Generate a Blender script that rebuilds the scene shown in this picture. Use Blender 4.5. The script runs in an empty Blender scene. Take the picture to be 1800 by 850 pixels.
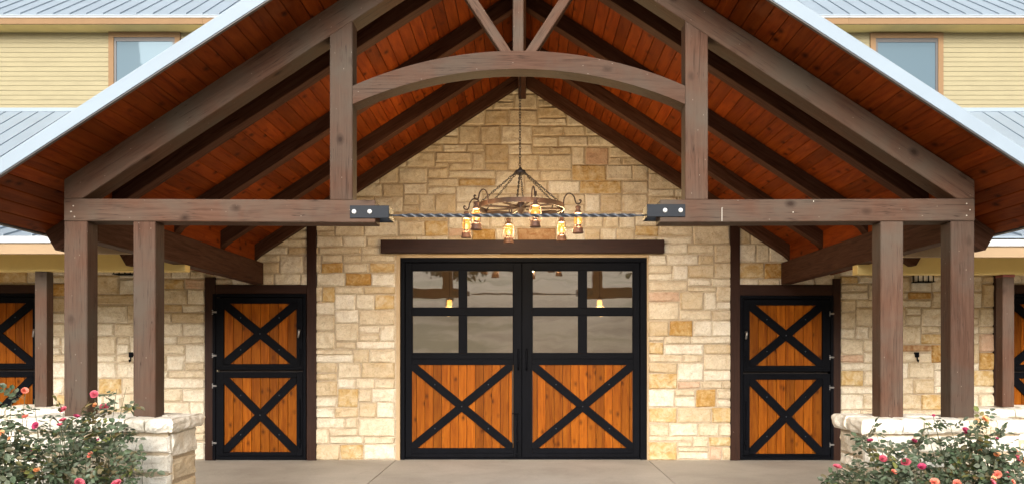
import bpy, bmesh, math, random
from mathutils import Vector, Matrix, noise, Euler

# ------------------------------------------------------------------ scene, camera, light
scene = bpy.context.scene
col = scene.collection
R = math.radians
CAM_Z = 1.58
F = 1450.0            # focal length in photo pixels (1800 wide)
VX, VY = 924.0, 618.0 # vanishing point of the depth lines in the photo

cam_d = bpy.data.cameras.new("camera")
cam = bpy.data.objects.new("camera", cam_d)
col.objects.link(cam)
cam.location = (0, 0, CAM_Z)
cam.rotation_euler = (R(90), 0, 0)
cam_d.sensor_width = 36.0
cam_d.lens = 36.0 * F / 1800.0
cam_d.shift_x = -(VX - 900) / 1800.0
cam_d.shift_y = (VY - 425) / 1800.0
cam_d.clip_start = 0.05
cam_d.clip_end = 2000
scene.camera = cam

SUN_EL, SUN_AZ = 20.0, 184.0     # degrees; azimuth clockwise from +Y (north): behind the camera, slightly left
world = bpy.data.worlds.new("World")
scene.world = world
world.use_nodes = True
wn = world.node_tree
bg = wn.nodes["Background"]
sky = wn.nodes.new("ShaderNodeTexSky")
sky.sky_type = 'NISHITA'
sky.sun_disc = False
sky.sun_elevation = R(SUN_EL)
sky.sun_rotation = R(SUN_AZ)
sky.air_density = 1.0
sky.dust_density = 4.0
sky.ozone_density = 1.0
hs = wn.nodes.new("ShaderNodeHueSaturation")
hs.inputs["Saturation"].default_value = 0.38
wn.links.new(sky.outputs[0], hs.inputs["Color"])
wn.links.new(hs.outputs[0], bg.inputs[0])
bg.inputs[1].default_value = 0.12

sun_d = bpy.data.lights.new("sun", 'SUN')
sun = bpy.data.objects.new("sun", sun_d)
col.objects.link(sun)
sun_d.energy = 2.2
sun_d.angle = R(40)
sun_d.color = (1.0, 0.95, 0.88)
sd = Vector((math.sin(R(SUN_AZ)) * math.cos(R(SUN_EL)), math.cos(R(SUN_AZ)) * math.cos(R(SUN_EL)), math.sin(R(SUN_EL))))
sun.rotation_euler = sd.to_track_quat('Z', 'Y').to_euler()
sun.location = sd * 30

scene.view_settings.view_transform = 'Standard'
scene.view_settings.look = 'None'
scene.view_settings.exposure = 1.05
scene.view_settings.gamma = 1.0
scene.cycles.max_bounces = 8
scene.cycles.diffuse_bounces = 5

rng = random.Random(7)


def X(px, D):
    return (px - VX) * D / F


def Z(py, D):
    return CAM_Z + (VY - py) * D / F


# ------------------------------------------------------------------ object helpers
WM = {}      # object name -> world matrix, kept by hand


def link(o, parent=None, M=None):
    col.objects.link(o)
    M = M or Matrix.Identity(4)
    WM[o.name] = M
    if parent is not None:
        o.parent = parent
        o.matrix_basis = WM[parent.name].inverted() @ M
    else:
        o.matrix_basis = M
    return o


def thing(name, label, cat, loc=(0, 0, 0), group=None):
    o = bpy.data.objects.new(name, None)
    o.empty_display_size = 0.2
    link(o, None, Matrix.Translation(loc))
    o['label'] = label
    o['category'] = cat
    if group:
        o['group'] = group
    return o


def frame(origin, grain=(1, 0, 0)):
    g = Vector(grain).normalized()
    up = Vector((0, 0, 1)) if abs(g.z) < 0.9 else Vector((0, -1, 0))
    y = up.cross(g).normalized()
    z = g.cross(y)
    M = Matrix((g, y, z)).transposed().to_4x4()
    M.translation = Vector(origin)
    return M


def mesh_obj(name, verts, faces, mat, parent=None, grain=(1, 0, 0), bevel=0.0, smooth=False, mats=None, midx=None):
    """verts in world space; the object gets its own frame with local x along the grain"""
    c = Vector((0, 0, 0))
    for v in verts:
        c += Vector(v)
    c /= len(verts)
    M = frame(c, grain)
    Mi = M.inverted()
    me = bpy.data.meshes.new(name)
    bm = bmesh.new()
    bv = [bm.verts.new(Mi @ Vector(v)) for v in verts]
    for i, f in enumerate(faces):
        try:
            fc = bm.faces.new([bv[k] for k in f])
            fc.smooth = smooth
            if midx:
                fc.material_index = midx[i]
        except ValueError:
            pass
    bmesh.ops.recalc_face_normals(bm, faces=bm.faces)
    if bevel > 0:
        bmesh.ops.bevel(bm, geom=list(bm.edges), offset=bevel, segments=1, affect='EDGES', clamp_overlap=True)
    bm.to_mesh(me)
    bm.free()
    for m in (mats or [mat]):
        me.materials.append(m)
    o = bpy.data.objects.new(name, me)
    link(o, parent, M)
    return o


def prism(pts, y0, y1):
    """polygon [(x,z)] extruded between depths y0 and y1"""
    n = len(pts)
    v = [(x, y0, z) for x, z in pts] + [(x, y1, z) for x, z in pts]
    f = [tuple(range(n)), tuple(range(2 * n - 1, n - 1, -1))]
    for i in range(n):
        j = (i + 1) % n
        f.append((i, i + n, j + n, j))
    return v, f


def timber(name, pts, y0, y1, mat, parent, grain=(1, 0, 0), bevel=0.006):
    v, f = prism(pts, y0, y1)
    return mesh_obj(name, v, f, mat, parent, grain, bevel)


def boxv(x0, x1, y0, y1, z0, z1):
    return prism([(x0, z0), (x1, z0), (x1, z1), (x0, z1)], y0, y1)


def box(name, x0, x1, y0, y1, z0, z1, mat, parent=None, grain=(1, 0, 0), bevel=0.003):
    v, f = boxv(x0, x1, y0, y1, z0, z1)
    return mesh_obj(name, v, f, mat, parent, grain, bevel)


class MB:
    """collects geometry in world space for one mesh"""
    def __init__(self):
        self.v, self.f = [], []

    def add(self, v, f):
        b = len(self.v)
        self.v += [tuple(p) for p in v]
        self.f += [tuple(b + k for k in q) for q in f]

    def box(self, *a):
        self.add(*boxv(*a))

    def prism(self, pts, y0, y1):
        self.add(*prism(pts, y0, y1))

    def tube(self, pts, r, n=6, cap=True):
        pts = [Vector(p) for p in pts]
        rs = r if isinstance(r, (list, tuple)) else [r] * len(pts)
        b = len(self.v)
        prev = None
        for i, p in enumerate(pts):
            t = (pts[min(i + 1, len(pts) - 1)] - pts[max(i - 1, 0)])
            if t.length < 1e-9:
                t = Vector((0, 0, 1))
            t.normalize()
            if prev is None:
                a = Vector((0, 0, 1)) if abs(t.z) < 0.9 else Vector((1, 0, 0))
                u = t.cross(a).normalized()
            else:
                u = (prev - t * prev.dot(t)).normalized()
            prev = u
            w = t.cross(u)
            for k in range(n):
                an = 2 * math.pi * k / n
                self.v.append(tuple(p + (u * math.cos(an) + w * math.sin(an)) * rs[i]))
        for i in range(len(pts) - 1):
            for k in range(n):
                k2 = (k + 1) % n
                self.f.append((b + i * n + k, b + i * n + k2, b + (i + 1) * n + k2, b + (i + 1) * n + k))
        if cap:
            self.f.append(tuple(b + k for k in range(n))[::-1])
            self.f.append(tuple(b + (len(pts) - 1) * n + k for k in range(n)))

    def lathe(self, c, prof, n=14, closed=True):
        """prof [(r,z)] around vertical axis through c"""
        b = len(self.v)
        for r, z in prof:
            for k in range(n):
                an = 2 * math.pi * k / n
                self.v.append((c[0] + r * math.cos(an), c[1] + r * math.sin(an), c[2] + z))
        for i in range(len(prof) - 1):
            for k in range(n):
                k2 = (k + 1) % n
                self.f.append((b + i * n + k, b + i * n + k2, b + (i + 1) * n + k2, b + (i + 1) * n + k))
        if closed:
            self.f.append(tuple(b + k for k in range(n))[::-1])
            self.f.append(tuple(b + (len(prof) - 1) * n + k for k in range(n)))

    def build(self, name, mat, parent=None, grain=(1, 0, 0), bevel=0.0, smooth=False):
        return mesh_obj(name, self.v, self.f, mat, parent, grain, bevel, smooth)


# ------------------------------------------------------------------ materials
def new_mat(name):
    m = bpy.data.materials.new(name)
    m.use_nodes = True
    nt = m.node_tree
    return m, nt, nt.nodes["Principled BSDF"]


def N(nt, t, **kw):
    n = nt.nodes.new(t)
    for k, v in kw.items():
        if k in n.inputs:
            n.inputs[k].default_value = v
        else:
            setattr(n, k, v)
    return n


def ramp(nt, src, stops):
    r = nt.nodes.new("ShaderNodeValToRGB")
    e = r.color_ramp.elements
    while len(e) > 1:
        e.remove(e[-1])
    e[0].position = stops[0][0]
    e[0].color = (*stops[0][1], 1)
    for p, c in stops[1:]:
        q = e.new(p)
        q.color = (*c, 1)
    nt.links.new(src, r.inputs[0])
    return r.outputs[0]


def mix(nt, fac, a, b, mode='MIX'):
    m = nt.nodes.new("ShaderNodeMix")
    m.data_type = 'RGBA'
    m.blend_type = mode
    for i, s in ((0, fac), (6, a), (7, b)):
        if isinstance(s, (int, float)):
            m.inputs[i].default_value = s
        elif isinstance(s, tuple):
            m.inputs[i].default_value = (*s, 1) if len(s) == 3 else s
        else:
            nt.links.new(s, m.inputs[i])
    return m.outputs[2]


def mathn(nt, op, a, b=None):
    m = nt.nodes.new("ShaderNodeMath")
    m.operation = op
    for i, s in enumerate((a, b)):
        if s is None:
            continue
        if isinstance(s, (int, float)):
            m.inputs[i].default_value = s
        else:
            nt.links.new(s, m.inputs[i])
    return m.outputs[0]


def coords(nt, scale=(1, 1, 1), rand=True, kind="Object"):
    tc = nt.nodes.new("ShaderNodeTexCoord")
    mp = nt.nodes.new("ShaderNodeMapping")
    nt.links.new(tc.outputs[kind], mp.inputs[0])
    mp.inputs["Scale"].default_value = scale
    rnd = None
    if rand:
        oi = nt.nodes.new("ShaderNodeObjectInfo")
        rnd = oi.outputs["Random"]
        ad = nt.nodes.new("ShaderNodeVectorMath")
        ad.operation = 'ADD'
        cb = nt.nodes.new("ShaderNodeCombineXYZ")
        nt.links.new(mathn(nt, 'MULTIPLY', rnd, 37.0), cb.inputs[0])
        nt.links.new(mathn(nt, 'MULTIPLY', rnd, 71.0), cb.inputs[1])
        nt.links.new(mathn(nt, 'MULTIPLY', rnd, 53.0), cb.inputs[2])
        nt.links.new(mp.outputs[0], ad.inputs[0])
        nt.links.new(cb.outputs[0], ad.inputs[1])
        return ad.outputs[0], rnd
    return mp.outputs[0], rnd


def tex(nt, vec, scale, detail=6, rough=0.6, dist=0.0):
    n = nt.nodes.new("ShaderNodeTexNoise")
    n.inputs["Scale"].default_value = scale
    n.inputs["Detail"].default_value = detail
    n.inputs["Roughness"].default_value = rough
    n.inputs["Distortion"].default_value = dist
    nt.links.new(vec, n.inputs["Vector"])
    return n.outputs["Fac"]


def bump(nt, p, h, strength, dist=0.01, prev=None):
    b = nt.nodes.new("ShaderNodeBump")
    b.inputs["Strength"].default_value = strength
    b.inputs["Distance"].default_value = dist
    nt.links.new(h, b.inputs["Height"])
    if prev is not None:
        nt.links.new(prev, b.inputs["Normal"])
    nt.links.new(b.outputs[0], p.inputs["Normal"])
    return b.outputs[0]


def stone_mat(name, a, b, c, mott=0.5, rough_scale=7.0, pit=0.75, bs=1.0):
    m, nt, p = new_mat(name)
    v, rnd = coords(nt)
    n1 = tex(nt, v, rough_scale, 8, 0.65, 0.6)
    n2 = tex(nt, v, rough_scale * 3, 9, 0.78, 0.8)
    base = ramp(nt, rnd, [(0.0, a), (0.5, tuple((i + j) / 2 for i, j in zip(a, b))), (1.0, b)])
    f = ramp(nt, n1, [(0.5 - 0.12 * mott, (0, 0, 0)), (0.5 + 0.18, (1, 1, 1))])
    cc = mix(nt, mathn(nt, 'MULTIPLY', f, mott), base, c)
    vo = nt.nodes.new("ShaderNodeTexNoise")
    vo.inputs["Scale"].default_value = rough_scale * 2.4
    vo.inputs["Detail"].default_value = 4
    vo.inputs["Distortion"].default_value = 2.2
    nt.links.new(v, vo.inputs["Vector"])
    vein = ramp(nt, vo.outputs["Fac"], [(0.47, (0, 0, 0)), (0.5, (1, 1, 1)), (0.53, (0, 0, 0))])
    cc = mix(nt, mathn(nt, 'MULTIPLY', vein, 0.42), cc, tuple(k * 0.5 for k in c))
    sp = ramp(nt, n2, [(0.30, (0.50, 0.43, 0.34)), (0.44, (0.88, 0.85, 0.80)), (0.56, (1.0, 1.0, 1.0)), (1, (1, 1, 1))])
    cc = mix(nt, pit, cc, sp, 'MULTIPLY')
    nt.links.new(cc, p.inputs["Base Color"])
    p.inputs["Roughness"].default_value = 0.9
    p.inputs["Specular IOR Level"].default_value = 0.2
    h = mathn(nt, 'ADD', mathn(nt, 'MULTIPLY', n1, 1.4), mathn(nt, 'MULTIPLY', n2, 0.5))
    bump(nt, p, h, bs, 0.02)
    return m


M_CREAM = stone_mat("cream_limestone", (0.68, 0.58, 0.43), (0.74, 0.65, 0.50), (0.46, 0.32, 0.17), 0.5)
M_PALE = stone_mat("pale_limestone", (0.80, 0.735, 0.62), (0.74, 0.665, 0.53), (0.55, 0.42, 0.26), 0.42)
M_BUFF = stone_mat("buff_limestone", (0.60, 0.48, 0.32), (0.66, 0.55, 0.39), (0.52, 0.36, 0.18), 0.6)
M_OCHRE = stone_mat("ochre_limestone", (0.55, 0.37, 0.15), (0.52, 0.33, 0.12), (0.76, 0.65, 0.46), 0.8, 10)
M_AMBER = stone_mat("amber_limestone", (0.40, 0.20, 0.04), (0.46, 0.25, 0.06), (0.74, 0.56, 0.30), 0.7, 15)
M_RUST = stone_mat("rust_sandstone", (0.34, 0.17, 0.08), (0.38, 0.20, 0.09), (0.66, 0.48, 0.28), 0.75, 11)
M_ROSE = stone_mat("rose_limestone", (0.58, 0.38, 0.26), (0.60, 0.42, 0.30), (0.70, 0.58, 0.44), 0.5)
M_WHITE = stone_mat("white_rockface_limestone", (0.91, 0.87, 0.78), (0.89, 0.84, 0.73), (0.62, 0.48, 0.30), 0.22, 6, 0.45, 1.0)
M_WHITEB = stone_mat("white_limestone_buff_stain", (0.78, 0.69, 0.54), (0.76, 0.64, 0.46), (0.66, 0.48, 0.26), 0.35, 6, 0.5, 1.0)

m, nt, p = new_mat("mortar")
v, _ = coords(nt, rand=False)
nt.links.new(ramp(nt, tex(nt, v, 30), [(0.3, (0.36, 0.28, 0.19)), (0.7, (0.52, 0.43, 0.31))]), p.inputs["Base Color"])
p.inputs["Roughness"].default_value = 0.95
bump(nt, p, tex(nt, v, 120), 0.5, 0.005)
M_MORTAR = m


def wood_mat(name, a, b, dark, grain=(1.2, 16, 16), knots=0.0, rough=0.55, vary=0.25, scratch=0.0, spec=0.4, crack=0.5, bs=0.25, weather=None, wf=0.4, knot_on=0.3):
    m, nt, p = new_mat(name)
    v, rnd = coords(nt, grain)
    v2, _ = coords(nt, (1, 1, 1))
    g = tex(nt, v, 2.2, 8, 0.62, 0.7)
    big = tex(nt, v2, 1.6, 4, 0.6, 0.3)
    c = ramp(nt, g, [(0.28, dark), (0.45, a), (0.7, b)])
    if weather:
        c = mix(nt, mathn(nt, 'MULTIPLY', ramp(nt, big, [(0.38, (0, 0, 0)), (0.66, (1, 1, 1))]), wf), c, weather)
    tint = ramp(nt, rnd, [(0, (1 - vary,) * 3), (1, (1 + vary * 0.6, 1 + vary * 0.5, 1 + vary * 0.4))])
    c = mix(nt, 1.0, c, tint, 'MULTIPLY')
    h = g
    if knots:
        kv, _ = coords(nt, (1.7, 2.6, 2.6))
        vo = nt.nodes.new("ShaderNodeTexVoronoi")
        vo.inputs["Scale"].default_value = knots
        vo.inputs["Randomness"].default_value = 1.0
        nt.links.new(kv, vo.inputs["Vector"])
        kd = mathn(nt, 'ADD', vo.outputs["Distance"], mathn(nt, 'MULTIPLY', tex(nt, kv, 14, 3), 0.10))
        # only some of the cells carry a knot
        sep = nt.nodes.new("ShaderNodeSeparateColor")
        nt.links.new(vo.outputs["Color"], sep.inputs[0])
        on = mathn(nt, 'GREATER_THAN', sep.outputs[0], knot_on)
        kf = ramp(nt, kd, [(0.13, (1, 1, 1)), (0.19, (0.6, 0.6, 0.6)), (0.34, (0, 0, 0))])
        kf = mathn(nt, 'MULTIPLY', kf, on)
        c = mix(nt, mathn(nt, 'MULTIPLY', kf, 0.85), c, tuple(k * 0.35 for k in dark))
    if crack:
        cv, _ = coords(nt, (0.5, 22, 22))
        cr = ramp(nt, tex(nt, cv, 1.5, 3, 0.5, 0.5), [(0.487, (0, 0, 0)), (0.5, (1, 1, 1)), (0.513, (0, 0, 0))])
        cm = ramp(nt, tex(nt, v2, 2.5, 2), [(0.42, (0, 0, 0)), (0.55, (1, 1, 1))])
        cf = mathn(nt, 'MULTIPLY', mathn(nt, 'MULTIPLY', cr, cm), crack)
        c = mix(nt, cf, c, tuple(k * 0.3 for k in dark))
    if scratch:
        sv, _ = coords(nt, (9, 22, 22))
        vo2 = nt.nodes.new("ShaderNodeTexVoronoi")
        vo2.inputs["Scale"].default_value = 1.0
        nt.links.new(sv, vo2.inputs["Vector"])
        sf = ramp(nt, vo2.outputs["Distance"], [(0.045, (1, 1, 1)), (0.07, (0, 0, 0))])
        c = mix(nt, mathn(nt, 'MULTIPLY', sf, scratch), c, (0.62, 0.55, 0.48))
    nt.links.new(c, p.inputs["Base Color"])
    p.inputs["Roughness"].default_value = rough
    p.inputs["Specular IOR Level"].default_value = spec
    bump(nt, p, g, bs, 0.01)
    return m


M_TIMBER = wood_mat("brown_stained_timber", (0.084, 0.043, 0.028), (0.108, 0.060, 0.041), (0.054, 0.026, 0.017), knots=2.6, knot_on=0.8, vary=0.2, scratch=0.22, rough=0.65,
                    weather=(0.084, 0.066, 0.052), wf=0.95, crack=0.8, spec=0.10)
M_RAFTER = wood_mat("dark_stained_rafter", (0.056, 0.023, 0.013), (0.078, 0.038, 0.024), (0.020, 0.009, 0.006), vary=0.2, rough=0.6, crack=0.3, spec=0.06)
M_CEIL = wood_mat("red_brown_stained_pine", (0.18, 0.031, 0.004), (0.255, 0.054, 0.007), (0.08, 0.013, 0.002), (0.8, 9, 9), 2.6, 0.55, 0.3, crack=0.2, weather=(0.115, 0.027, 0.003), wf=0.5, spec=0.05)
M_TRIM = wood_mat("dark_red_brown_trim", (0.026, 0.009, 0.0045), (0.036, 0.0135, 0.007), (0.014, 0.005, 0.003), vary=0.1, rough=0.5, crack=0.2, spec=0.15)
M_BOARD = wood_mat("orange_stained_pine", (0.215, 0.057, 0.0032), (0.30, 0.092, 0.006), (0.135, 0.030, 0.002), (0.9, 11, 11), 3.0, 0.45, 0.34, crack=0.3, bs=0.12, spec=0.06)
M_DECK = wood_mat("roof_deck_underside", (0.020, 0.010, 0.007), (0.03, 0.015, 0.01), (0.01, 0.005, 0.004), crack=0)


def paint_mat(name, c, rough=0.5, metal=0.0, nz=0.06, sc=8, spec=0.5, bs=0.03):
    m, nt, p = new_mat(name)
    v, rnd = coords(nt)
    n = tex(nt, v, sc, 5, 0.6)
    n2 = tex(nt, v, sc * 8, 4, 0.6)
    lo = tuple(max(0, k * (1 - nz)) for k in c)
    hi = tuple(min(1, k * (1 + nz)) for k in c)
    cc = ramp(nt, n, [(0.3, lo), (0.7, hi)])
    nt.links.new(cc, p.inputs["Base Color"])
    p.inputs["Metallic"].default_value = metal
    rr = nt.nodes.new("ShaderNodeMapRange")
    rr.inputs[3].default_value = max(0.05, rough - 0.08)
    rr.inputs[4].default_value = min(1, rough + 0.1)
    nt.links.new(n, rr.inputs[0])
    nt.links.new(rr.outputs[0], p.inputs["Roughness"])
    p.inputs["Specular IOR Level"].default_value = spec
    if bs:
        bump(nt, p, n2, bs, 0.01)
    return m


M_BLACK = paint_mat("black_painted_steel", (0.003, 0.0033, 0.005), 0.5, 0.0, 0.25, 5, 0.04)
M_BRACK = paint_mat("grey_black_bracket_steel", (0.009, 0.0125, 0.019), 0.55, 0.0, 0.15, 8, 0.2)
M_ROD = paint_mat("forged_grey_iron", (0.042, 0.049, 0.062), 0.42, 0.2, 0.2, 30)
M_BOLT = paint_mat("galvanised_bolt", (0.70, 0.72, 0.74), 0.35, 0.3, 0.1, 40)
M_CHROME = paint_mat("bright_hinge_steel", (0.26, 0.25, 0.245), 0.3, 0.6, 0.1, 40)
M_ROOF = paint_mat("galvalume_roof_metal", (0.25, 0.305, 0.36), 0.5, 0.0, 0.06, 1.5, 0.3)
M_RAKE = paint_mat("white_galvalume_trim", (0.25, 0.31, 0.375), 0.5, 0.0, 0.05, 1.5, 0.2)
M_SIDING = paint_mat("yellow_painted_siding", (0.28, 0.246, 0.152), 0.7, 0, 0.06, 3, 0.2)
M_FRIEZE = paint_mat("yellow_painted_beam", (0.62, 0.47, 0.19), 0.7, 0, 0.07, 3, 0.15)
M_TAN = paint_mat("tan_painted_trim", (0.34, 0.24, 0.145), 0.7, 0, 0.06, 3, 0.2)
M_TANW = paint_mat("tan_window_trim", (0.22, 0.135, 0.07), 0.7, 0, 0.06, 3, 0.2)
M_GUTTER = paint_mat("white_drip_edge", (0.45, 0.46, 0.46), 0.45, 0, 0.04, 3)
M_BRONZE = paint_mat("dark_bronze_sash", (0.06, 0.055, 0.055), 0.4, 0, 0.1, 10)
M_IRON = paint_mat("rusty_brown_iron", (0.095, 0.043, 0.027), 0.55, 0.2, 0.4, 25, 0.5, 0.25)
M_WHEEL = paint_mat("dark_wheel_iron", (0.032, 0.017, 0.012), 0.55, 0.1, 0.4, 25, 0.3, 0.25)
M_CANDLE = paint_mat("dark_chain_iron", (0.035, 0.026, 0.022), 0.5, 0.5, 0.3, 25)
M_REVEAL = paint_mat("tan_reveal", (0.42, 0.30, 0.17), 0.7, 0, 0.06, 5)
M_INT = paint_mat("interior_plaster", (0.34, 0.27, 0.18), 0.9, 0, 0.1, 2)
M_FROST = paint_mat("frosted_lamp_glass", (0.85, 0.82, 0.76), 0.35, 0, 0.05, 10)

m, nt, p = new_mat("broom_finished_concrete")
v, rnd = coords(nt)
v3, _ = coords(nt, (1, 1, 1), False)
n1 = tex(nt, v3, 0.9, 6, 0.62, 0.5)
n2 = tex(nt, v3, 60, 4, 0.7)
c = ramp(nt, n1, [(0.3, (0.33, 0.30, 0.26)), (0.5, (0.41, 0.38, 0.335)), (0.72, (0.47, 0.44, 0.39))])
c = mix(nt, 0.5, c, ramp(nt, n2, [(0.3, (0.75, 0.74, 0.72)), (0.6, (1, 1, 1))]), 'MULTIPLY')
st = tex(nt, v3, 2.7, 3, 0.5, 1.5)
c = mix(nt, mathn(nt, 'MULTIPLY', ramp(nt, st, [(0.66, (0, 0, 0)), (0.74, (1, 1, 1))]), 0.25), c, (0.20, 0.17, 0.14))
nt.links.new(c, p.inputs["Base Color"])
p.inputs["Roughness"].default_value = 0.75
ck = tex(nt, v3, 1.3, 9, 0.7, 1.2)
c = mix(nt, mathn(nt, 'MULTIPLY', ramp(nt, ck, [(0.492, (0, 0, 0)), (0.5, (1, 1, 1)), (0.508, (0, 0, 0))]), 0.22), c, (0.15, 0.12, 0.09))
sc2 = tex(nt, v3, 14, 5, 0.75)
c = mix(nt, mathn(nt, 'MULTIPLY', ramp(nt, sc2, [(0.66, (0, 0, 0)), (0.72, (1, 1, 1))]), 0.4), c, (0.17, 0.13, 0.10))
nt.links.new(c, p.inputs["Base Color"])
bump(nt, p, n2, 0.2, 0.004)
M_CONC = m

m, nt, p = new_mat("dark_joint")
p.inputs["Base Color"].default_value = (0.09, 0.075, 0.06, 1)
p.inputs["Roughness"].default_value = 0.95
M_JOINT = m

m, nt, p = new_mat("mulch_ground")
v, _ = coords(nt, rand=False)
n1 = tex(nt, v, 22, 6, 0.8)
nt.links.new(ramp(nt, n1, [(0.35, (0.03, 0.018, 0.012)), (0.65, (0.13, 0.08, 0.05))]), p.inputs["Base Color"])
p.inputs["Roughness"].default_value = 0.95
bump(nt, p, n1, 1.0, 0.05)
M_MULCH = m

m, nt, p = new_mat("dry_pasture_ground")
v, _ = coords(nt, rand=False)
n1 = tex(nt, v, 0.06, 8, 0.65, 0.5)
n2 = tex(nt, v, 3.0, 6, 0.7)
c = ramp(nt, n1, [(0.38, (0.26, 0.20, 0.12)), (0.5, (0.46, 0.37, 0.24)), (0.6, (0.24, 0.21, 0.10))])
c = mix(nt, 0.5, c, ramp(nt, n2, [(0.3, (0.7, 0.7, 0.7)), (0.6, (1, 1, 1))]), 'MULTIPLY')
nt.links.new(c, p.inputs["Base Color"])
p.inputs["Roughness"].default_value = 1.0
M_GROUND = m


def glass_mat(name, refl, trans_col, trans=0.5, dark=(0.02, 0.022, 0.025), wob=0.0, gcol=(0.95, 0.96, 0.98)):
    m = bpy.data.materials.new(name)
    m.use_nodes = True
    nt = m.node_tree
    nt.nodes.clear()
    out = nt.nodes.new("ShaderNodeOutputMaterial")
    gl = nt.nodes.new("ShaderNodeBsdfGlossy")
    gl.inputs["Roughness"].default_value = 0.015
    gl.inputs["Color"].default_value = (*gcol, 1)
    tr = nt.nodes.new("ShaderNodeBsdfTransparent")
    tr.inputs["Color"].default_value = (*trans_col, 1)
    di = nt.nodes.new("ShaderNodeBsdfDiffuse")
    di.inputs["Color"].default_value = (*dark, 1)
    m1 = nt.nodes.new("ShaderNodeMixShader")
    m1.inputs[0].default_value = trans
    nt.links.new(di.outputs[0], m1.inputs[1])
    nt.links.new(tr.outputs[0], m1.inputs[2])
    m2 = nt.nodes.new("ShaderNodeMixShader")
    m2.inputs[0].default_value = refl
    nt.links.new(m1.outputs[0], m2.inputs[1])
    nt.links.new(gl.outputs[0], m2.inputs[2])
    nt.links.new(m2.outputs[0], out.inputs[0])
    if wob:
        v, _ = coords(nt)
        n = tex(nt, v, 1.6, 2, 0.5)
        b = nt.nodes.new("ShaderNodeBump")
        b.inputs["Strength"].default_value = wob
        b.inputs["Distance"].default_value = 0.01
        nt.links.new(n, b.inputs["Height"])
        nt.links.new(b.outputs[0], gl.inputs["Normal"])
    return m


M_DGLASS = glass_mat("reflective_door_glass", 0.30, (0.85, 0.80, 0.70), 0.8, (0.08, 0.07, 0.05), wob=0.2)
M_WGLASS = glass_mat("painted_sky_window_glass", 0.03, (0.5, 0.5, 0.5), 0.0, (0.085, 0.125, 0.155), wob=0.1, gcol=(0.7, 0.88, 1.0))  # sky reflection mostly painted in as a blue-grey diffuse colour


def emit_mat(name, colr, s, transp=0.0):
    m = bpy.data.materials.new(name)
    m.use_nodes = True
    nt = m.node_tree
    nt.nodes.clear()
    out = nt.nodes.new("ShaderNodeOutputMaterial")
    e = nt.nodes.new("ShaderNodeEmission")
    e.inputs[0].default_value = (*colr, 1)
    e.inputs[1].default_value = s
    if transp:
        t = nt.nodes.new("ShaderNodeBsdfTransparent")
        mx = nt.nodes.new("ShaderNodeMixShader")
        mx.inputs[0].default_value = transp
        nt.links.new(e.outputs[0], mx.inputs[1])
        nt.links.new(t.outputs[0], mx.inputs[2])
        nt.links.new(mx.outputs[0], out.inputs[0])
    else:
        nt.links.new(e.outputs[0], out.inputs[0])
    return m


M_GLOBE = emit_mat("glowing_amber_globe", (1.0, 0.40, 0.06), 0.75, 0.3)
M_FLAME = emit_mat("lamp_flame", (1.0, 0.66, 0.24), 4.0)
M_PEND = emit_mat("pendant_glow", (1.0, 0.50, 0.13), 3.5)


def leaf_mat(name, cols, trans=0.25):
    m, nt, p = new_mat(name)
    ge = nt.nodes.new("ShaderNodeNewGeometry")
    n = len(cols)
    c = ramp(nt, ge.outputs["Random Per Island"], [(i / (n - 1), k) for i, k in enumerate(cols)])
    nt.links.new(c, p.inputs["Base Color"])
    p.inputs["Roughness"].default_value = 0.45
    p.inputs["Specular IOR Level"].default_value = 0.4
    tl = nt.nodes.new("ShaderNodeBsdfTranslucent")
    nt.links.new(c, tl.inputs[0])
    mx = nt.nodes.new("ShaderNodeMixShader")
    mx.inputs[0].default_value = trans
    out = nt.nodes["Material Output"]
    nt.links.new(p.outputs[0], mx.inputs[1])
    nt.links.new(tl.outputs[0], mx.inputs[2])
    nt.links.new(mx.outputs[0], out.inputs[0])
    return m


M_LEAF = leaf_mat("rose_leaves", [(0.055, 0.088, 0.045), (0.095, 0.14, 0.075), (0.14, 0.18, 0.115), (0.06, 0.09, 0.045), (0.13, 0.155, 0.10), (0.16, 0.18, 0.13), (0.08, 0.11, 0.07), (0.18, 0.15, 0.08)])
M_YOUNG = leaf_mat("young_yellow_green_leaves", [(0.16, 0.20, 0.05), (0.24, 0.22, 0.07), (0.17, 0.11, 0.05), (0.12, 0.18, 0.05)])
M_STEM = paint_mat("rose_stem", (0.10, 0.095, 0.045), 0.6, 0, 0.3, 20)
M_TREE = leaf_mat("live_oak_leaves", [(0.035, 0.05, 0.025), (0.06, 0.075, 0.035), (0.09, 0.10, 0.055)])
M_BARK = paint_mat("bark", (0.09, 0.07, 0.05), 0.9, 0, 0.4, 6)


def petal_mat(name, a, b):
    m, nt, p = new_mat(name)
    v, rnd = coords(nt)
    ge = nt.nodes.new("ShaderNodeNewGeometry")
    f = mathn(nt, 'ADD', mathn(nt, 'MULTIPLY', ge.outputs["Random Per Island"], 0.7), mathn(nt, 'MULTIPLY', tex(nt, v, 25, 2), 0.3))
    nt.links.new(ramp(nt, f, [(0.1, a), (0.8, b)]), p.inputs["Base Color"])
    p.inputs["Roughness"].default_value = 0.6
    p.inputs["Subsurface Weight"].default_value = 0.0
    return m


P_PINK = petal_mat("pink_petals", (0.42, 0.045, 0.09), (0.66, 0.16, 0.20))
P_MAG = petal_mat("magenta_petals", (0.33, 0.018, 0.085), (0.55, 0.07, 0.16))
P_CORAL = petal_mat("coral_petals", (0.62, 0.11, 0.085), (0.80, 0.32, 0.20))
P_ORANGE = petal_mat("faded_orange_petals", (0.66, 0.24, 0.08), (0.80, 0.48, 0.25))

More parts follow.
